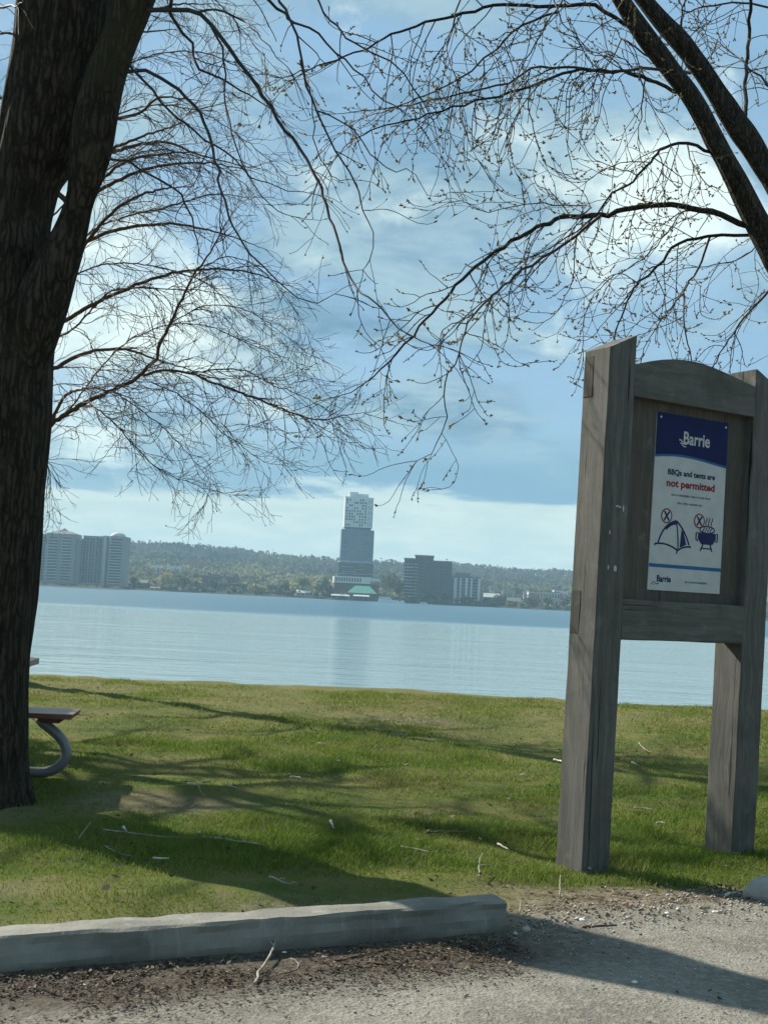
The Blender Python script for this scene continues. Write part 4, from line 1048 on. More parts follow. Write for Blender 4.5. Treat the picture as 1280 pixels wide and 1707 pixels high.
T1.trunk(rows, M_bark, 'limb', sides=48, rough=0.045, seed=6.0, label='second stem leaving the trunk at the low fork')
SP1 = dict(seg=0.05, droop=0.22, hook=0.70, hook_at=0.62, wig=0.11, gap0=0.36, gap=[0.3, 0.26, 0.3], angle=(25, 60), ratio=0.5, len=0.60, r=0.0042, rmin=0.0016, lvl=1, bud=0.42, nbud=3, blen=0.019, down=0.4)
L1s = [([(183, 19), (240, 18), (315, 19), (350, 40), (380, 80), (415, 125), (440, 160), (465, 200), (490, 230), (510, 265), (530, 300), (545, 345), (560, 395), (575, 440), (595, 480), (620, 495), (650, 530), (680, 560), (720, 575)], 6.8, 6.0, 0.0145, 0.0022, 0.2),
       ([(285, -60), (285, 0), (288, 30), (305, 55), (320, 75), (318, 95), (330, 115), (355, 125), (372, 132), (400, 150), (435, 170), (470, 200)], 6.6, 7.2, 0.012, 0.002, 0.3),
       ([(205, 120), (240, 118), (270, 130), (300, 150), (325, 175), (340, 205), (352, 235), (358, 270), (370, 315), (380, 360), (400, 395), (415, 420), (435, 445), (465, 470), (500, 495), (530, 505), (558, 490)], 6.8, 6.3, 0.011, 0.002, 0.25),
       ([(180, 265), (215, 272), (250, 290), (290, 312), (310, 340), (325, 375), (330, 415), (331, 445)], 6.8, 7.6, 0.008, 0.002, 0.3),
       ([(205, 95), (240, 135), (265, 165), (295, 195), (325, 220), (360, 245), (390, 265), (420, 295), (450, 305), (480, 315), (530, 325)], 6.8, 7.4, 0.009, 0.002, 0.25),
       ([(430, -90), (465, 0), (480, 25), (495, 55), (500, 100), (510, 140), (530, 185), (545, 220), (560, 255), (585, 290), (600, 320), (605, 350), (620, 385), (620, 430), (605, 450)], 6.2, 5.8, 0.009, 0.0018, 0.25),
       ([(400, -60), (445, 0), (475, 25), (500, 40), (530, 55), (560, 85), (590, 115), (640, 165), (690, 200)], 6.2, 6.9, 0.010, 0.002, 0.3),
       ([(315, 19), (360, 17), (390, 27), (415, 40), (435, 65), (460, 95), (480, 112)], 6.6, 6.9, 0.008, 0.002, 0.3),
       ([(350, 40), (370, 80), (375, 125), (375, 175), (385, 220), (400, 265), (425, 310), (450, 345), (485, 360)], 6.5, 7.0, 0.007, 0.002, 0.3),
       ([(500, 100), (520, 170), (525, 230), (535, 270), (560, 297), (590, 300)], 6.1, 6.5, 0.004, 0.0016, 0.3),
       ([(510, -60), (540, 20), (590, 70), (650, 100), (690, 150), (720, 200), (735, 260)], 6.3, 5.7, 0.007, 0.0018, 0.2),
       ([(530, 185), (590, 215), (620, 255), (645, 280), (690, 290), (715, 325), (750, 320)], 6.0, 6.3, 0.004, 0.0016, 0.2),
       ([(-40, 30), (0, 12), (30, 10)], 6.9, 7.1, 0.01, 0.006, 0.97)]
for i, (pts, a_, b__, r0, r1, st_) in enumerate(L1s): limb(T1, pts, a_, b__, r0, r1, M_twig, M_twig, SP1, 100+i, M_bud_dark, st_)

rs_ = np.random.RandomState(15)
SP1b = dict(SP1, gap0=0.15, len=0.9, r=0.006, rmin=0.003, bud=0, droop=0.02, hook=0.05)
for i in range(30):      # the crown over the frame, which shades the sign and the lawn
    zz = rs_.uniform(4.9, 8.2); az_ = R_(rs_.uniform(60, 190) if i % 3 else rs_.uniform(0, 360)); L_ = rs_.uniform(2.4, 4.6)
    p0 = np.array([-1.83+0.13*(zz-4.6), 6.8, zz]); pts = []
    for q in (0, 0.25, 0.5, 0.75, 1.0): pts.append(p0+np.array([math.cos(az_)*L_*q, math.sin(az_)*L_*q, L_*(0.85*q-0.25*q*q)])+rs_.normal(size=3)*0.10*q)
    limb(T1, None, 0, 0, 0.050, 0.008, M_twig, M_twig, SP1b, 600+i, None, 0.12, world_pts=pts)

# --- the tree at the right: two leaning stems and budding, hooked twigs
DR = 9.0
b0 = G(1430, 1300); b0 = U(1440, horizon(1440)+1.3*2000/DR, DR); b0[2] = float(gz(b0[0], b0[1]))
T2 = Tree('maple_tree', b0, 'budding maple leaning in from the right edge behind the sign, twigs hooked at the tips')
mpx = DR/2000
def rows_of(L, D0, D1, kr=1.0):
    return [(*U(px, py, D0+(D1-D0)*i/(len(L)-1)), r*mpx*kr) for i, (px, py, r) in enumerate(L)]
T2.trunk(rows_of([(1442, 1345, 92), (1441, 1300, 74), (1436, 1150, 66), (1420, 900, 60), (1398, 720, 56), (1374, 600, 52), (1354, 530, 42), (1334, 480, 30), (1318, 450, 16)], DR, DR), M_bark_r, sides=40, rough=0.05, seed=3.1)
T2.trunk(rows_of([(1360, 570, 40), (1335, 510, 34), (1305, 450, 28), (1272, 385, 24), (1234, 310, 23), (1188, 228, 20), (1151, 167, 20), (1114, 115, 18), (1070, 55, 17), (1034, 0, 15), (990, -80, 13), (930, -220, 8)], DR, 8.2, 0.80), M_bark_r, 'limb', 48, 0.12, 5.0, wob=0.03, label='lower of the two leaning stems, carrying most side branches')
T2.trunk(rows_of([(1378, 640, 40), (1366, 540, 40), (1343, 420, 33), (1310, 340, 27), (1272, 272, 24), (1232, 206, 22), (1195, 155, 20), (1160, 110, 19), (1120, 60, 18), (1078, 5, 16), (1030, -70, 14), (960, -220, 8)], 9.02, 8.9, 0.80), M_bark_r, 'limb', 48, 0.12, 8.0, wob=0.03, label='upper of the two leaning stems')
SP2 = dict(seg=0.045, droop=0.30, hook=0.95, hook_at=0.60, wig=0.13, gap0=0.125, gap=[0.2, 0.16, 0.22], angle=(28, 70), ratio=0.46, len=0.85, r=0.0050, rmin=0.0019, lvl=1, bud=0.70, nbud=5, blen=0.027, down=0.55)
R2s = [([(1236, 214), (1242, 200), (1242, 125), (1245, 65), (1250, 0), (1256, -80)], 9.2, 9.4, 0.016, 0.012, 0.1),
       ([(1278, 388), (1262, 384), (1215, 365), (1170, 350), (1120, 342), (1080, 342), (1040, 350), (1000, 360), (960, 361), (935, 362), (905, 375), (875, 390), (840, 410), (805, 435), (770, 465), (740, 500), (700, 545), (660, 590), (610, 640), (565, 660)], 8.9, 7.6, 0.024, 0.0022, 0.1),
       ([(1000, 360), (960, 392), (920, 420), (870, 450), (840, 478), (810, 500), (780, 540), (765, 590), (740, 640), (742, 700), (720, 755), (695, 768)], 8.0, 7.3, 0.011, 0.002, 0.1),
       ([(1205, 266), (1187, 257), (1145, 240), (1105, 245), (1085, 270), (1055, 300), (1020, 325), (995, 355), (960, 385), (925, 412), (900, 424), (875, 432)], 8.7, 7.9, 0.013, 0.003, 0.15),
       ([(1140, 156), (1122, 150), (1080, 132), (1040, 120), (1000, 118), (955, 120), (920, 130), (880, 145), (830, 160), (775, 175), (715, 192), (640, 210), (590, 232), (555, 270)], 8.6, 7.2, 0.014, 0.002, 0.1),
       ([(1150, 122), (1130, 118), (1070, 115), (1010, 118), (940, 111), (885, 114), (860, 130), (830, 145), (785, 152), (715, 168), (640, 180), (560, 190)], 8.6, 8.0, 0.012, 0.002, 0.15),
       ([(1068, 52), (1050, 45), (1025, 30), (990, 10), (950, 8), (900, 13), (840, 8), (790, 18), (740, 30), (680, 48), (640, 65), (590, 90), (530, 110), (470, 130)], 8.4, 7.3, 0.015, 0.002, 0.1),
       ([(1285, 402), (1270, 398), (1225, 392), (1180, 395), (1130, 405), (1105, 435), (1080, 460), (1060, 475), (1040, 515), (1025, 565), (1015, 610)], 9.0, 8.7, 0.014, 0.003, 0.15),
       ([(1182, 396), (1168, 435), (1155, 460), (1140, 488), (1140, 540), (1152, 600), (1160, 640)], 8.9, 9.2, 0.009, 0.003, 0.2),
       ([(1140, 488), (1115, 515), (1095, 545), (1075, 580), (1060, 620)], 8.9, 8.6, 0.006, 0.002, 0.2),
       ([(930, 20), (870, 40), (840, 70), (805, 100), (765, 130), (730, 150), (680, 170), (640, 187), (600, 200), (560, 230)], 8.2, 8.7, 0.009, 0.002, 0.1),
       ([(1290, 470), (1275, 490), (1240, 532), (1215, 565), (1185, 615), (1165, 660)], 9.3, 9.7, 0.010, 0.003, 0.1),
       ([(1095, 100), (1075, 90), (1045, 70), (1035, 65), (1030, 85), (1010, 110), (1000, 150), (985, 190)], 8.5, 8.2, 0.007, 0.002, 0.2),
       ([(1075, 132), (1070, 160), (1068, 195), (1062, 230), (1070, 270)], 8.4, 8.6, 0.006, 0.002, 0.2),
       ([(955, 365), (985, 345), (940, 342), (890, 338), (850, 345), (815, 355), (770, 335)], 8.0, 8.5, 0.006, 0.002, 0.2),
       ([(1145, 240), (1150, 265), (1165, 290), (1180, 310)], 8.7, 8.4, 0.006, 0.003, 0.1),
       ([(1215, 365), (1150, 350), (1120, 375), (1085, 420), (1040, 450), (1000, 480), (975, 520), (970, 580)], 8.9, 9.3, 0.006, 0.002, 0.15),
       ([(1300, 200), (1280, 140), (1255, 120), (1230, 95), (1200, 75), (1170, 70), (1150, 100)], 9.6, 9.9, 0.010, 0.003, 0.1),
       ([(1170, -40), (1140, 5), (1135, 45), (1140, 80)], 9.1, 9.0, 0.008, 0.005, 0.1),
       ([(1300, 20), (1250, 5), (1190, 8), (1145, 20), (1130, 0)], 9.5, 9.2, 0.009, 0.004, 0.1),
       ([(1320, 330), (1290, 360), (1250, 420), (1200, 440), (1130, 450), (1080, 470)], 9.6, 9.8, 0.007, 0.002, 0.1),
       ([(965, -40), (900, 60), (860, 130), (845, 190), (850, 250), (860, 290)], 7.8, 7.6, 0.006, 0.002, 0.2),
       ([(780, -40), (760, 20), (745, 90), (765, 150), (770, 200), (795, 265)], 7.4, 7.2, 0.006, 0.0018, 0.2),
       ([(920, -40), (930, 25), (960, 60), (975, 90)], 8.0, 8.0, 0.006, 0.002, 0.2)]
for i, (pts, a_, b__, r0, r1, st_) in enumerate(R2s): limb(T2, pts, a_, b__, r0, r1, M_bark_r if r0 > 0.012 else M_twig_r, M_twig_r, SP2, 200+i, M_bud, st_)

# --- the finer tree behind the big trunk, near the edge of the lawn
DBK = 15.6
b0 = U(8, horizon(8)+1.3*2000/DBK, DBK); b0[2] = float(gz(b0[0], b0[1]))
T3 = Tree('fine_twigged_tree', b0, 'reddish fine twigged tree behind the big left trunk at the edge of the lawn')
mpx = DBK/2000
T3.trunk(rows_of([(6, 1160, 28), (8, 1120, 22), (8, 1000, 20), (8, 850, 19), (12, 700, 18), (18, 500, 16), (28, 300, 18), (40, 100, 14), (52, -100, 9), (60, -300, 4)], DBK, DBK), M_bark_b, sides=28, rough=0.04, seed=9.0)
SP3 = dict(seg=0.06, droop=0.07, hook=0.13, hook_at=0.6, wig=0.17, gap0=0.078, gap=[0.16, 0.15, 0.24], angle=(20, 58), ratio=0.42, len=1.15, r=0.0058, rmin=0.0022, lvl=2, bud=0.10, nbud=1, blen=0.03, down=0.25)
B3s = [([(30, 735), (80, 712), (110, 690), (150, 668), (190, 650), (230, 630), (250, 605), (262, 598), (268, 570), (285, 540), (300, 505), (320, 465), (350, 420), (385, 360)], 15.4, 13.6, 0.040, 0.006, 0.15),
       ([(240, 626), (275, 618), (315, 622), (350, 635), (390, 650), (430, 665), (480, 685), (530, 700), (560, 695), (605, 688)], 14.4, 12.8, 0.024, 0.004, 0.05),
       ([(315, 622), (360, 616), (410, 618), (450, 640), (490, 655), (540, 680), (570, 720)], 14.0, 13.0, 0.013, 0.003, 0.05),
       ([(20, 640), (87, 572), (120, 550), (150, 520), (180, 490), (220, 480), (280, 482), (340, 485), (400, 500)], 15.5, 14.5, 0.022, 0.004, 0.2),
       ([(190, 652), (230, 680), (270, 710), (300, 740), (330, 775), (350, 805), (345, 835)], 14.8, 14.0, 0.013, 0.003, 0.05),
       ([(150, 672), (190, 705), (230, 750), (270, 785), (330, 810), (390, 826)], 15.0, 13.6, 0.013, 0.003, 0.05),
       ([(250, 636), (300, 660), (340, 690), (370, 720), (400, 740), (440, 770), (470, 775)], 14.4, 13.5, 0.012, 0.003, 0.05),
       ([(30, 470), (145, 392), (170, 375), (215, 360), (280, 345), (350, 325), (420, 330)], 15.6, 14.6, 0.022, 0.004, 0.3),
       ([(20, 625), (80, 615), (130, 612), (180, 618), (225, 632)], 15.6, 16.0, 0.014, 0.004, 0.3),
       ([(20, 660), (80, 645), (130, 640), (200, 655), (260, 650)], 15.6, 16.6, 0.012, 0.004, 0.3),
       ([(20, 780), (70, 765), (85, 800), (80, 850)], 15.6, 15.0, 0.012, 0.003, 0.1),
       ([(25, 560), (110, 470), (180, 440), (260, 445), (340, 470), (400, 520), (450, 560)], 15.6, 15.2, 0.018, 0.004, 0.25),
       ([(30, 420), (120, 330), (200, 270), (260, 250), (330, 262), (400, 300), (440, 345)], 15.6, 15.9, 0.020, 0.004, 0.3),
       ([(40, 260), (140, 160), (220, 105), (300, 85), (370, 98), (430, 140), (470, 200)], 15.6, 15.4, 0.020, 0.004, 0.3),
       ([(40, 330), (140, 230), (200, 190), (270, 175), (340, 190), (410, 235), (460, 280)], 15.6, 14.6, 0.018, 0.004, 0.3),
       ([(45, 130), (150, 20), (220, -30), (300, -30), (370, 10), (420, 70), (455, 110)], 15.6, 15.0, 0.018, 0.004, 0.3),
       ([(230, 300), (250, 250), (290, 215), (340, 150), (370, 60)], 15.4, 15.4, 0.010, 0.004, 0.1),
       ([(110, 690), (180, 600), (230, 560), (290, 540), (350, 545), (420, 575), (480, 600), (530, 640)], 15.0, 15.6, 0.014, 0.003, 0.15),
       ([(320, 465), (370, 430), (420, 440), (460, 475), (500, 530), (520, 580)], 13.8, 14.4, 0.010, 0.003, 0.1),
       ([(285, 540), (340, 510), (400, 515), (450, 540), (500, 580)], 14.2, 13.6, 0.010, 0.003, 0.1)]
for i, (pts, a_, b__, r0, r1, st_) in enumerate(B3s): limb(T3, pts, a_, b__, r0*(0.72 if r0 < 0.03 else 0.85), r1*0.8, M_bark_b if r0 > 0.012 else M_twig_b, M_twig_b, SP3, 300+i, M_bud, st_)
rs_ = np.random.RandomState(5)
SP3b = dict(SP3, gap0=0.16, lvl=1, bud=0)
for i in range(22):      # the rest of the crown, left of and behind the part the photo shows
    zz = 2.8+5.5*rs_.rand(); az_ = R_(rs_.uniform(110, 330)) if i % 4 else R_(rs_.uniform(-40, 60)); L_ = rs_.uniform(2.4, 3.8)*(1.15-0.06*zz)
    p0 = T3.b+np.array([0.06*zz, 0, zz]); pts = []
    for q in (0, 0.25, 0.5, 0.75, 1.0): pts.append(p0+np.array([math.cos(az_)*L_*q, math.sin(az_)*L_*q, L_*(0.75*q-0.55*q*q)])+rs_.normal(size=3)*0.08*q)
    limb(T3, None, 0, 0, 0.03, 0.004, M_bark_b, M_twig_b, SP3b, 400+i, None, 0.15, world_pts=pts)

# --- an unseen bare tree added further left, so its crown streaks the lawn with shade
b0 = np.array([-7.5, 12.8, float(gz(-7.5, 12.8))])
T4 = Tree('unseen_bare_tree', b0, 'unseen bare tree left of the reddish one, added to streak the lawn with shade')
T4.trunk([(b0[0]+0.03*z_, b0[1], b0[2]+z_, 0.26-0.026*z_) for z_ in (-0.1, 0.5, 1.5, 3, 5, 7, 8.5)], M_bark_b, sides=24, rough=0.05, seed=4.0)
for i in range(34):
    zz = 2.4+5.6*rs_.rand(); az_ = R_(360*(i*0.381+0.05*rs_.rand())); L_ = rs_.uniform(2.2, 3.4)*(1.15-0.07*zz)
    if math.cos(az_) > 0.3: L_ *= 0.85
    p0 = T4.b+np.array([0.03*zz, 0, zz]); pts = []
    for q in (0, 0.25, 0.5, 0.75, 1.0): pts.append(p0+np.array([math.cos(az_)*L_*q, math.sin(az_)*L_*q, L_*(0.6*q-0.45*q*q)])+rs_.normal(size=3)*0.08*q)
    limb(T4, None, 0, 0, 0.055, 0.010, M_bark_b, M_twig_b, dict(SP3b, rmin=0.004, r=0.011), 500+i, None, 0.15, world_pts=pts)

# ------------------------------------------------------------------ picnic table behind the trunk
tb0 = (-2.88, 7.95); tz0 = float(gz(*tb0))
TB = empty('picnic_table', (*tb0, tz0), R_(6), 'red-brown plank picnic table on curved grey pipe legs, mostly hidden behind the trunk', 'table')
M_pipe = plain('grey_galvanised_pipe', (0.20, 0.21, 0.22), 0.45, 0.12, 6, 0.3)
mb = MB(); hw = 0.58
for k_ in range(5):
    x0_, x1_ = -hw+2*hw*k_/5+0.004, -hw+2*hw*(k_+1)/5-0.004
    c0_, c1_ = (0.14 if k_ == 0 else 0), (0.14 if k_ == 4 else 0)
    mb.add([(x0_+0, -hw+c0_, 0.715), (x1_, -hw+c1_, 0.715), (x1_, hw-c1_, 0.715), (x0_, hw-c0_, 0.715), (x0_, -hw+c0_, 0.755), (x1_, -hw+c1_, 0.755), (x1_, hw-c1_, 0.755), (x0_, hw-c0_, 0.755)],
           [(3, 2, 1, 0), (4, 5, 6, 7), (0, 1, 5, 4), (1, 2, 6, 5), (2, 3, 7, 6), (3, 0, 4, 7)])
mb.build('tabletop', M_plank, TB)
mb = MB(); mb.tube([(0, 0, 0.0), (0, 0, 0.36), (0, 0, 0.71)], [0.045]*3, 10); mb.box(-0.40, 0.40, -0.03, 0.03, 0.672, 0.713); mb.box(-0.03, 0.03, -0.40, -0.032, 0.672, 0.713); mb.box(-0.03, 0.03, 0.032, 0.40, 0.672, 0.713)
mb.build('pedestal', M_pipe, TB, True)
leg_pts = spline([(0.04, 0, 0.035), (0.35, 0, 0.034), (0.60, 0, 0.034), (0.74, 0, 0.036), (0.825, 0, 0.075), (0.868, 0, 0.15), (0.845, 0, 0.235), (0.775, 0, 0.305), (0.705, 0, 0.355), (0.675, 0, 0.385)], 0.03)
for k_ in range(4):
    ca, sa = math.cos(k_*PI/2), math.sin(k_*PI/2)
    rot = np.array([[ca, -sa, 0], [sa, ca, 0], [0, 0, 1]])
    def rb(mb_): mb_.V = [tuple(rot @ np.array(v)) for v in mb_.V]; return mb_
    mb = MB(); mb.tube(leg_pts, [0.034]*len(leg_pts), 12); rb(mb).build('leg', M_pipe, TB, True)
    mb = MB(); mb.frustum(0.70, 0.82, -0.10, 0.10, 0.368, 0.675, 0.85, -0.11, 0.11, 0.404); rb(mb).build('seat_support', M_plank, TB)
    mb = MB()
    for s_ in (-1, 1):
        y0_, y1_ = (-0.19, -0.003) if s_ < 0 else (0.003, 0.19)
        mb.frustum(0.505, 0.905, y0_, y1_, 0.404, 0.505, 0.918, y0_, y1_, 0.438)
    rb(mb).build('seat', M_plank, TB)

# ------------------------------------------------------------------ sticks and stones lying about
M_stick_p = plain('bleached_stick', (0.25, 0.22, 0.17), 0.8, 0.25, 20); M_stick_b = plain('brown_stick', (0.115, 0.075, 0.055), 0.85, 0.25, 20)
M_chip = plain('white_chip', (0.44, 0.41, 0.34), 0.7, 0.2, 30)
def stick(label, px, r, mat, side=(), lift=0.0, name='stick'):
    P = []; r *= 0.66
    for i, q in enumerate(px):
        p_ = G(q[0], q[1]); p_[2] = float(gz(p_[0], p_[1]))+r*0.8+(0.024 if float(sd(p_[0], p_[1])) > 0.35 else 0.004)+(q[2] if len(q) > 2 else lift); P.append(p_)
    b_0 = P[0].copy(); A = spline(np.array(P)-b_0, 0.02); n = len(A)
    A[1:-1] += np.random.RandomState(int(px[0][0])).normal(size=(n-2, 3))*r*0.25
    mb = MB(); mb.tube(A, np.linspace(r, r*0.55, n)*(1+0.15*np.sin(np.arange(n)*1.7)), 7)
    for (q, dx, dy, dz) in side:
        p_ = A[int(q*(n-1))]; mb.tube([p_, p_+np.array([dx, dy, dz])*0.5+np.array([0, 0, 0.004]), p_+np.array([dx, dy, dz])], [r*0.7, r*0.55, r*0.35], 6)
    o = mb.build(name, mat, None, True); o.location = b_0
    return props(o, label, 'stick', 'sticks and twigs fallen on the ground')
stick('thick pale crooked stick leaning up from dark litter before the long wheel stop', [(425, 1646), (433, 1626, 0.01), (447, 1611, 0.02), (457, 1590, 0.03), (463, 1563, 0.05)], 0.0085, M_stick_p, [(0.62, -0.03, 0.02, 0.01)])
stick('thin pale hooked twig right of the thick crooked stick', [(466, 1626), (482, 1623), (494, 1619), (498, 1612), (492, 1603), (484, 1600)], 0.004, M_stick_p, [(0.55, 0.01, 0.03, 0.01)])
stick('reddish brown stick on the gravel pointing towards the right corner', [(612, 1608), (650, 1611), (690, 1615), (720, 1621), (751, 1629)], 0.006, M_stick_b)
stick('brown stick half buried in litter below the middle of the wheel stop', [(556, 1606), (590, 1598), (625, 1590), (664, 1579)], 0.006, M_stick_b)
stick('forked pale twig standing at the right end of the long wheel stop', [(799, 1478), (797, 1470, 0.02), (799, 1462, 0.045), (803, 1458, 0.06)], 0.006, M_stick_p, [(0.5, -0.05, 0.0, 0.03), (0.4, 0.07, 0.03, 0.0)])
stick('short upright twig in the dirt between wheel stop and left post', [(933, 1502), (932, 1496, 0.02), (933, 1489, 0.05)], 0.006, M_stick_p)
stick('dark brown flat stick on the gravel edge below the left post', [(970, 1549), (995, 1547), (1027, 1545)], 0.009, M_stick_b)
stick('small pale twig on the dirt halfway from wheel stop to left post', [(865, 1526), (867, 1518, 0.02), (870, 1512, 0.02)], 0.005, M_stick_p)
stick('thin pale twig in the trunk shadow at the lower left', [(131, 1407), (141, 1398, 0.01), (151, 1389, 0.02)], 0.005, M_stick_p)
stick('long thin pale stick lying across the shaded grass at the lower left', [(172, 1396), (215, 1400), (260, 1404), (322, 1412)], 0.006, M_stick_p)
stick('thick white broken stick at the right end of the long thin one', [(327, 1411), (345, 1413), (372, 1417), (400, 1420), (440, 1424)], 0.010, M_chip)
stick('thin curved twig in shaded grass above the left half of the wheel stop', [(175, 1420), (190, 1430), (208, 1436), (222, 1438)], 0.004, M_stick_p)
stick('forked brown and pale stick on the bare patch of the lawn right of the bench', [(302, 1311), (315, 1314), (327, 1322), (337, 1330)], 0.006, M_stick_p, [(0.7, -0.12, -0.1, 0.01)])
stick('short pale stick on the bare lawn patch right of the forked stick', [(338, 1312), (346, 1316), (352, 1319)], 0.007, M_stick_p)
stick('pale bark strip at the right end of the bare lawn patch', [(378, 1324), (388, 1325), (397, 1327)], 0.012, M_stick_p)
stick('short white curved stick in the middle of the lawn', [(483, 1304), (495, 1304), (502, 1308)], 0.011, M_chip)
stick('white wood chip standing on the lawn above the wheel stop', [(550, 1385), (553, 1390), (556, 1396)], 0.012, M_chip)
stick('long pale stick on the lawn above the right half of the wheel stop', [(667, 1427), (690, 1430), (718, 1435)], 0.008, M_stick_p)
stick('short pale stick on the lawn left of the left post', [(829, 1419), (838, 1424), (847, 1429)], 0.010, M_stick_p)
stick('long dull stick on the lawn between middle and left post', [(708, 1403), (740, 1401), (779, 1404)], 0.008, M_stick_b)
stick('small white chip on the far lawn in the long thin shadow', [(651, 1228), (665, 1230), (678, 1230)], 0.012, M_stick_p)
stick('tiny white chip on the far lawn above the middle', [(529, 1246), (537, 1246), (544, 1246)], 0.014, M_chip)
stick('pale stick seen between the sign posts on the far lawn', [(1064, 1242), (1073, 1249), (1086, 1259)], 0.009, M_stick_p)
stick('white chip seen between the sign posts in the middle of the lawn', [(1052, 1276), (1058, 1277), (1062, 1278)], 0.014, M_chip)
stick('bright chip on the lawn touching the left edge of the left post', [(922, 1274), (930, 1275), (936, 1278)], 0.014, M_chip)
stick('pale stick between the sign posts low on the lawn', [(1056, 1356), (1072, 1357), (1090, 1360)], 0.007, M_stick_p)
stick('short light chip between the sign posts near their feet', [(1094, 1383), (1102, 1382), (1108, 1384)], 0.012, M_chip)
stick('pale curled bark strip touching the back of the long wheel stop', [(448, 1479), (460, 1483), (474, 1490), (487, 1488)], 0.008, M_stick_p, [(0.4, 0.04, -0.03, 0.01)])
stick('small pale chip on shaded grass above the wheel stop, left of the middle', [(205, 1393), (208, 1396), (211, 1398)], 0.011, M_chip)
stick('two-ended white chip in the shaded grass right of the lower left twig', [(255, 1444), (266, 1446), (281, 1447)], 0.008, M_chip)
stick('whitish twig lying below the right post', [(1208, 1497), (1220, 1492), (1228, 1491)], 0.012, M_chip)
def stone(label, px, py, r, mat, seed):
    p_ = G(px, py); p_[2] = float(gz(p_[0], p_[1])); mb = MB(); n = 10; V = []
    for i in range(6):
        for j in range(n):
            a_ = -PI/2+PI*i/5; b__ = 2*PI*j/n; d = np.array([math.cos(a_)*math.cos(b__), math.cos(a_)*math.sin(b__)*0.8, math.sin(a_)*0.55])
            V.append(d*r*(1+0.30*float(vn(d[0]*1.6+seed, d[1]*1.6, d[2]*2))))
    mb.add(V, [(i*n+j, i*n+(j+1) % n, (i+1)*n+(j+1) % n, (i+1)*n+j) for i in range(5) for j in range(n)])
    o = mb.build('stone', mat, None, True); o.location = (p_[0], p_[1], p_[2]+r*0.35)
    return props(o, label, 'stone', 'loose stones on the gravel and dirt')
M_stone = plain('grey_stone', (0.30, 0.285, 0.25), 0.9, 0.2, 20); M_stone_w = plain('white_stone', (0.60, 0.59, 0.54), 0.85, 0.1, 20)
for i, (l_, px, py, r, m_) in enumerate([
    ('bright white pebble on the gravel at the lower left', 146, 1644, 0.012, M_stone_w),
    ('pale flat stone in the litter at the foot of the wheel stop, left', 258, 1588, 0.030, M_stone_w),
    ('white pebble in the litter right of the crooked stick', 474, 1590, 0.011, M_stone_w),
    ('small white pebble under the middle of the wheel stop', 525, 1564, 0.011, M_stone_w),
    ('round pale stone beside the white pebble under the wheel stop', 553, 1565, 0.017, M_stone),
    ('oval grey stone in the litter before the right half of the wheel stop', 602, 1567, 0.024, M_stone),
    ('pale stone left of the brown half buried stick', 541, 1599, 0.014, M_stone),
    ('white pebble on sunlit gravel left of the red-brown stick', 630, 1597, 0.012, M_stone_w),
    ('grey stone at the right foot of the long wheel stop', 876, 1553, 0.022, M_stone),
    ('whitish stone at the gravel edge right of the left post', 1112, 1526, 0.016, M_stone_w),
    ('pale stone in the stony fringe below the left post', 970, 1537, 0.016, M_stone_w),
    ('grey stone at the fringe between the sign posts', 1046, 1533, 0.018, M_stone),
    ('pale pebble on the gravel at the far right', 1191, 1522, 0.013, M_stone_w),
    ('small white chip of stone alone on the sunlit gravel below the sign', 1057, 1640, 0.012, M_stone_w)]): stone(l_, px, py, r, m_, i*1.3)

# ------------------------------------------------------------------ leaf litter, pebbles, grass (uncountable)
rng = np.random.RandomState(21)
def on_line(s_, d): return LP[0]+LT[0]*s_+LN[0]*d, LP[1]+LT[1]*s_+LN[1]*d
def scatter_leaves(n, s_lo, s_hi, d_mu, d_sd, size, seed):
    r_ = np.random.RandomState(seed); s_ = r_.uniform(s_lo, s_hi, n); d = d_mu+d_sd*r_.normal(size=n)
    return np.stack(on_line(s_, d), -1), size*(0.5+r_.rand(n))
def leaf_quads(XY, sz, r_, lift=0.012, flat=0.55):
    n = len(XY); z = gz(XY[:, 0], XY[:, 1])+0.008+lift*r_.rand(n)
    P = np.column_stack([XY, z]); an = r_.rand(n)*2*PI; ti = r_.normal(size=n)*flat*0.5; tj = r_.normal(size=n)*flat*0.5
    a_ = np.stack([np.cos(an), np.sin(an), ti], -1)*sz[:, None]; b__ = np.stack([-np.sin(an), np.cos(an), tj], -1)*(sz*(0.25+0.5*r_.rand(n)))[:, None]
    up = np.array([0, 0, 1.])*(sz*0.25*r_.rand(n))[:, None]
    V = np.stack([P-a_+up, P-b__, P+a_+up, P+b__], 1).reshape(-1, 3); V[:, 2] = np.maximum(V[:, 2], gz(V[:, 0], V[:, 1])+0.007)
    return V
parts = []
for args in [(6500, -1.2, 1.95, -0.24, 0.09, 0.0085, 1), (7000, -1.2, 1.8, -0.40, 0.13, 0.0075, 2), (500, -1.5, 3.6, -0.6, 0.35, 0.008, 3), (1400, 1.9, 4.2, 0.22, 0.20, 0.011, 4), (700, -1.4, 2.0, 0.28, 0.10, 0.012, 5), (500, -1.6, -0.3, 0.62, 0.14, 0.012, 6)]:
    XY, sz = scatter_leaves(*args); d = sd(XY[:, 0], XY[:, 1]); s_ = along(XY[:, 0], XY[:, 1])
    keep = ~((d > -0.11) & (d < 0.12) & (s_ < 1.95)) & (fbm(XY[:, 0]*3.2, XY[:, 1]*3.2, 5.5, 4) > -0.25+0.9*rng.rand(len(d))**2-0.35); parts.append(leaf_quads(XY[keep], sz[keep], rng))
n = 1500; yy = np.sqrt(25+(240-25)*rng.rand(n)); XY = np.stack([(rng.rand(n)-0.5)*2*(0.36*yy), yy], -1); k = sd(XY[:, 0], XY[:, 1]) > 0.4
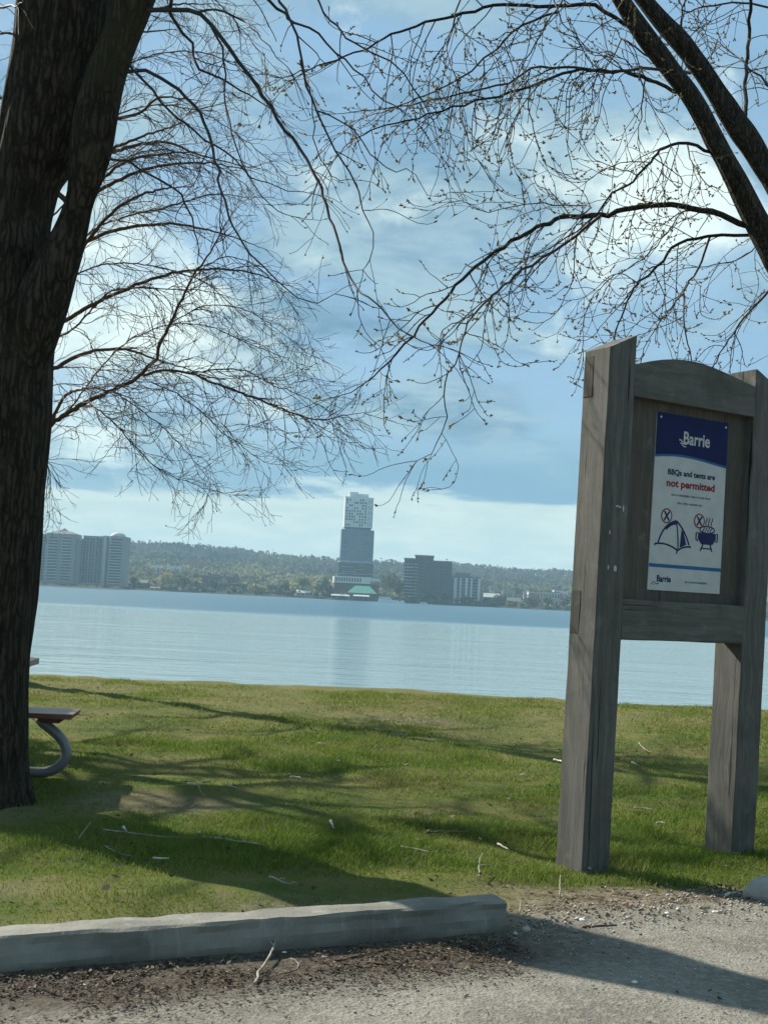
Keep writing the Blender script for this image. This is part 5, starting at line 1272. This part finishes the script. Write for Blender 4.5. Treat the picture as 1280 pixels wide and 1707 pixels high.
vv = leaf_quads(XY[k], 0.010+0.014*rng.rand(int(k.sum())), rng, 0.02); vv[:, 2] += 0.014; parts.append(vv)      # dead leaves over the lawn
V = np.concatenate(parts)
M_litter = leafy('brown_leaf_litter', [(0.020, 0.015, 0.011), (0.055, 0.038, 0.026), (0.032, 0.024, 0.018), (0.11, 0.080, 0.052), (0.028, 0.020, 0.014), (0.22, 0.18, 0.13)], 0.1, 0.8)
me = fast_mesh('leaf_litter', V, np.full(len(V)//4, 4), np.arange(len(V)), M_litter)
props(link_mesh('leaf_litter', me), 'dark brown leaf litter and bark bits along the wheel stop', 'leaf litter', kind='stuff')

def pebbles(XY, sz, r_):
    f = np.array([(0, 1, 2), (0, 2, 3), (0, 3, 4), (0, 4, 1), (5, 2, 1), (5, 3, 2), (5, 4, 3), (5, 1, 4)])
    n = len(XY); base = np.array([(0, 0, 0.6), (1, 0, 0), (0, 0.8, 0), (-1, 0, 0), (0, -0.8, 0), (0, 0, -0.5)])
    an = r_.rand(n)*2*PI; ca, sa = np.cos(an), np.sin(an)
    B = base[None]*(0.7+0.6*r_.rand(n, 6, 3))*sz[:, None, None]
    V = np.stack([B[..., 0]*ca[:, None]-B[..., 1]*sa[:, None], B[..., 0]*sa[:, None]+B[..., 1]*ca[:, None], B[..., 2]], -1)
    z = gz(XY[:, 0], XY[:, 1])+0.008+sz*0.2
    V += np.column_stack([XY, z])[:, None, :]
    return V.reshape(-1, 3), (np.arange(n)[:, None, None]*6+f[None]).reshape(-1, 3)
n = 5200; s_ = rng.uniform(-2, 4.6, n); d = -0.05-1.25*rng.rand(n)**1.3; XY = np.stack(on_line(s_, d), -1); sz = 0.0018+0.0045*rng.rand(n)**3
n2 = 1300; s_ = rng.uniform(1.9, 4.4, n2); d = 0.08+0.13*rng.normal(size=n2); XY = np.concatenate([XY, np.stack(on_line(s_, d), -1)]); sz = np.concatenate([sz, 0.0035+0.010*rng.rand(n2)**3])
d = sd(XY[:, 0], XY[:, 1]); s_ = along(XY[:, 0], XY[:, 1]); keep = ~((d > -0.12) & (d < 0.2) & (s_ < 1.95))
V, F_ = pebbles(XY[keep], sz[keep], rng)
M_peb = leafy('gravel_stones', [(0.14, 0.13, 0.12), (0.34, 0.32, 0.28), (0.22, 0.21, 0.19), (0.48, 0.46, 0.41), (0.26, 0.24, 0.21)], 0.0, 0.9)
me = fast_mesh('gravel_stones', V, np.full(len(F_), 3), F_.ravel(), M_peb)
props(link_mesh('gravel_stones', me), 'small loose gravel stones scattered over the parking lot', 'gravel', kind='stuff')

# blades of grass, thinning out with distance and over bare patches
def cover(x, y):
    d = sd(x, y); s_ = along(x, y)
    nse = fbm(x*1.1, y*1.1, 2.0, 4)
    edge = np.where(s_ > 1.95, 0.31, 0.18)+0.17*nse
    c_ = np.clip((d-edge)/0.25, 0, 1)
    for (bx_, by_, rx, ry, k_) in ((-1.95, 5.15, 0.75, 0.22, 0.85), (-1.3, 7.35, 0.75, 0.5, 0.6), (0.25, 13.3, 0.9, 0.9, 0.5), (0.9, 5.5, 0.5, 0.15, 0.5), (-2.35, 6.85, 0.6, 0.5, 0.8), (2.1, 10.5, 0.8, 0.5, 0.45)):
        q = ((x-bx_)/rx)**2+((y-by_)/ry)**2; c_ = c_*(1-k_*np.exp(-q))
    return c_*np.clip(0.70+0.75*fbm(x*0.8+5, y*0.8, 7.0, 4), 0.22, 1)
def blades(n, y0, y1, h0, h1, wd, seed):
    r_ = np.random.RandomState(seed); y = np.sqrt(y0*y0+(y1*y1-y0*y0)*r_.rand(n)); x = (r_.rand(n)-0.5)*2*(0.37*y+0.35)
    k = r_.rand(n) < cover(x, y); x, y = x[k], y[k]; n = len(x)
    c_ = cover(x, y); h = (h0+(h1-h0)*r_.rand(n)**1.5)*(0.45+0.55*c_)*np.clip(1+0.8*fbm(x*2.6, y*2.6, 5, 3), 0.35, 2)
    post = np.exp(-(((x-1.12)/0.30)**2+((y-6.05)/0.22)**2))+np.exp(-(((x-2.02)/0.30)**2+((y-6.62)/0.22)**2)); h = h*(1+0.9*post)
    an = r_.rand(n)*2*PI; le = h*(0.35+0.75*r_.rand(n)); la = r_.rand(n)*2*PI
    z = gz(x, y); P = np.stack([x, y, z], -1)
    a_ = np.stack([np.cos(an), np.sin(an), 0*an], -1)*(wd*(0.7+0.6*r_.rand(n)))[:, None]
    m = P+np.stack([np.cos(la)*le*0.35, np.sin(la)*le*0.35, h*0.6], -1); t_ = P+np.stack([np.cos(la)*le, np.sin(la)*le, h*(0.75+0.25*r_.rand(n))], -1)
    return np.stack([P-a_, P+a_, m+a_*0.7, m-a_*0.7, t_], 1), n
parts = [blades(210000, 4.5, 7.2, 0.015, 0.048, 0.0017, 1), blades(200000, 7.2, 11.0, 0.015, 0.048, 0.0023, 2), blades(190000, 11.0, 16.9, 0.015, 0.048, 0.0034, 3)]
V = np.concatenate([p_[0].reshape(-1, 3) for p_ in parts]); n = sum(p_[1] for p_ in parts)
th = blades(110000, 4.5, 16.9, 0.004, 0.012, 0.0022, 9)[0]; nt_ = len(th)
th[:, 4, :2] += (th[:, 4, :2]-th[:, 0, :2])*2.5; th[:, 2:4, :2] += ((th[:, 4]-th[:, 0])*0.3)[:, None, :2]
V = np.concatenate([V, th.reshape(-1, 3)]); n += nt_
b5 = (np.arange(n)*5)[:, None]
idx = (b5+np.array([[0, 1, 2, 3, 3, 2, 4]])).ravel()
def f_grass(t):
    g = t.new('ShaderNodeNewGeometry'); rp = t.new('ShaderNodeValToRGB'); e = rp.color_ramp.elements
    for i in range(3): e.new(0.5)
    for i, (p_, cc) in enumerate(((0, (0.060, 0.124, 0.014)), (0.35, (0.110, 0.182, 0.024)), (0.68, (0.182, 0.218, 0.043)), (0.86, (0.245, 0.226, 0.078)), (1.0, (0.34, 0.29, 0.16)))):
        e[i].position = p_; e[i].color = (*cc, 1)
    pos = g.outputs['Position']; y = t.xyz(pos)[1]
    n1 = t.noise(pos, 0.9, 5, 0.6)
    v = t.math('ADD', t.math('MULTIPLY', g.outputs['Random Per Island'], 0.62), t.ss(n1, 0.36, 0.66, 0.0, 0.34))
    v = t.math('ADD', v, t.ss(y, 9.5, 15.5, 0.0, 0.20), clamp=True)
    t.link(v, rp.inputs[0]); colr = rp.outputs[0]
    t.put(t.b.inputs['Base Color'], colr); t.b.inputs['Roughness'].default_value = 0.6; t.b.inputs['Specular IOR Level'].default_value = 0.15
    tr = t.new('ShaderNodeBsdfTranslucent'); t.put(tr.inputs[0], colr); mx = t.new('ShaderNodeMixShader'); mx.inputs[0].default_value = 0.42
    t.link(t.b.outputs[0], mx.inputs[1]); t.link(tr.outputs[0], mx.inputs[2]); t.link(mx.outputs[0], t.out.inputs[0])
M_grass = material('grass_blades', f_grass)
M_straw = leafy('dead_straw', [(0.16, 0.13, 0.07), (0.30, 0.25, 0.15), (0.20, 0.17, 0.10), (0.40, 0.34, 0.22)], 0.3, 0.8)
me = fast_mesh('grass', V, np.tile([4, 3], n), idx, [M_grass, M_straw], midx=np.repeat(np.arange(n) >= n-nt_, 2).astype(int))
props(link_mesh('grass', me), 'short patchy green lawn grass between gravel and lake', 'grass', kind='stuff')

S.cycles.max_bounces = 6; S.cycles.diffuse_bounces = 2; S.cycles.glossy_bounces = 2; S.cycles.transmission_bounces = 3
S.cycles.transparent_max_bounces = 6; S.cycles.volume_bounces = 0; S.cycles.use_denoising = True
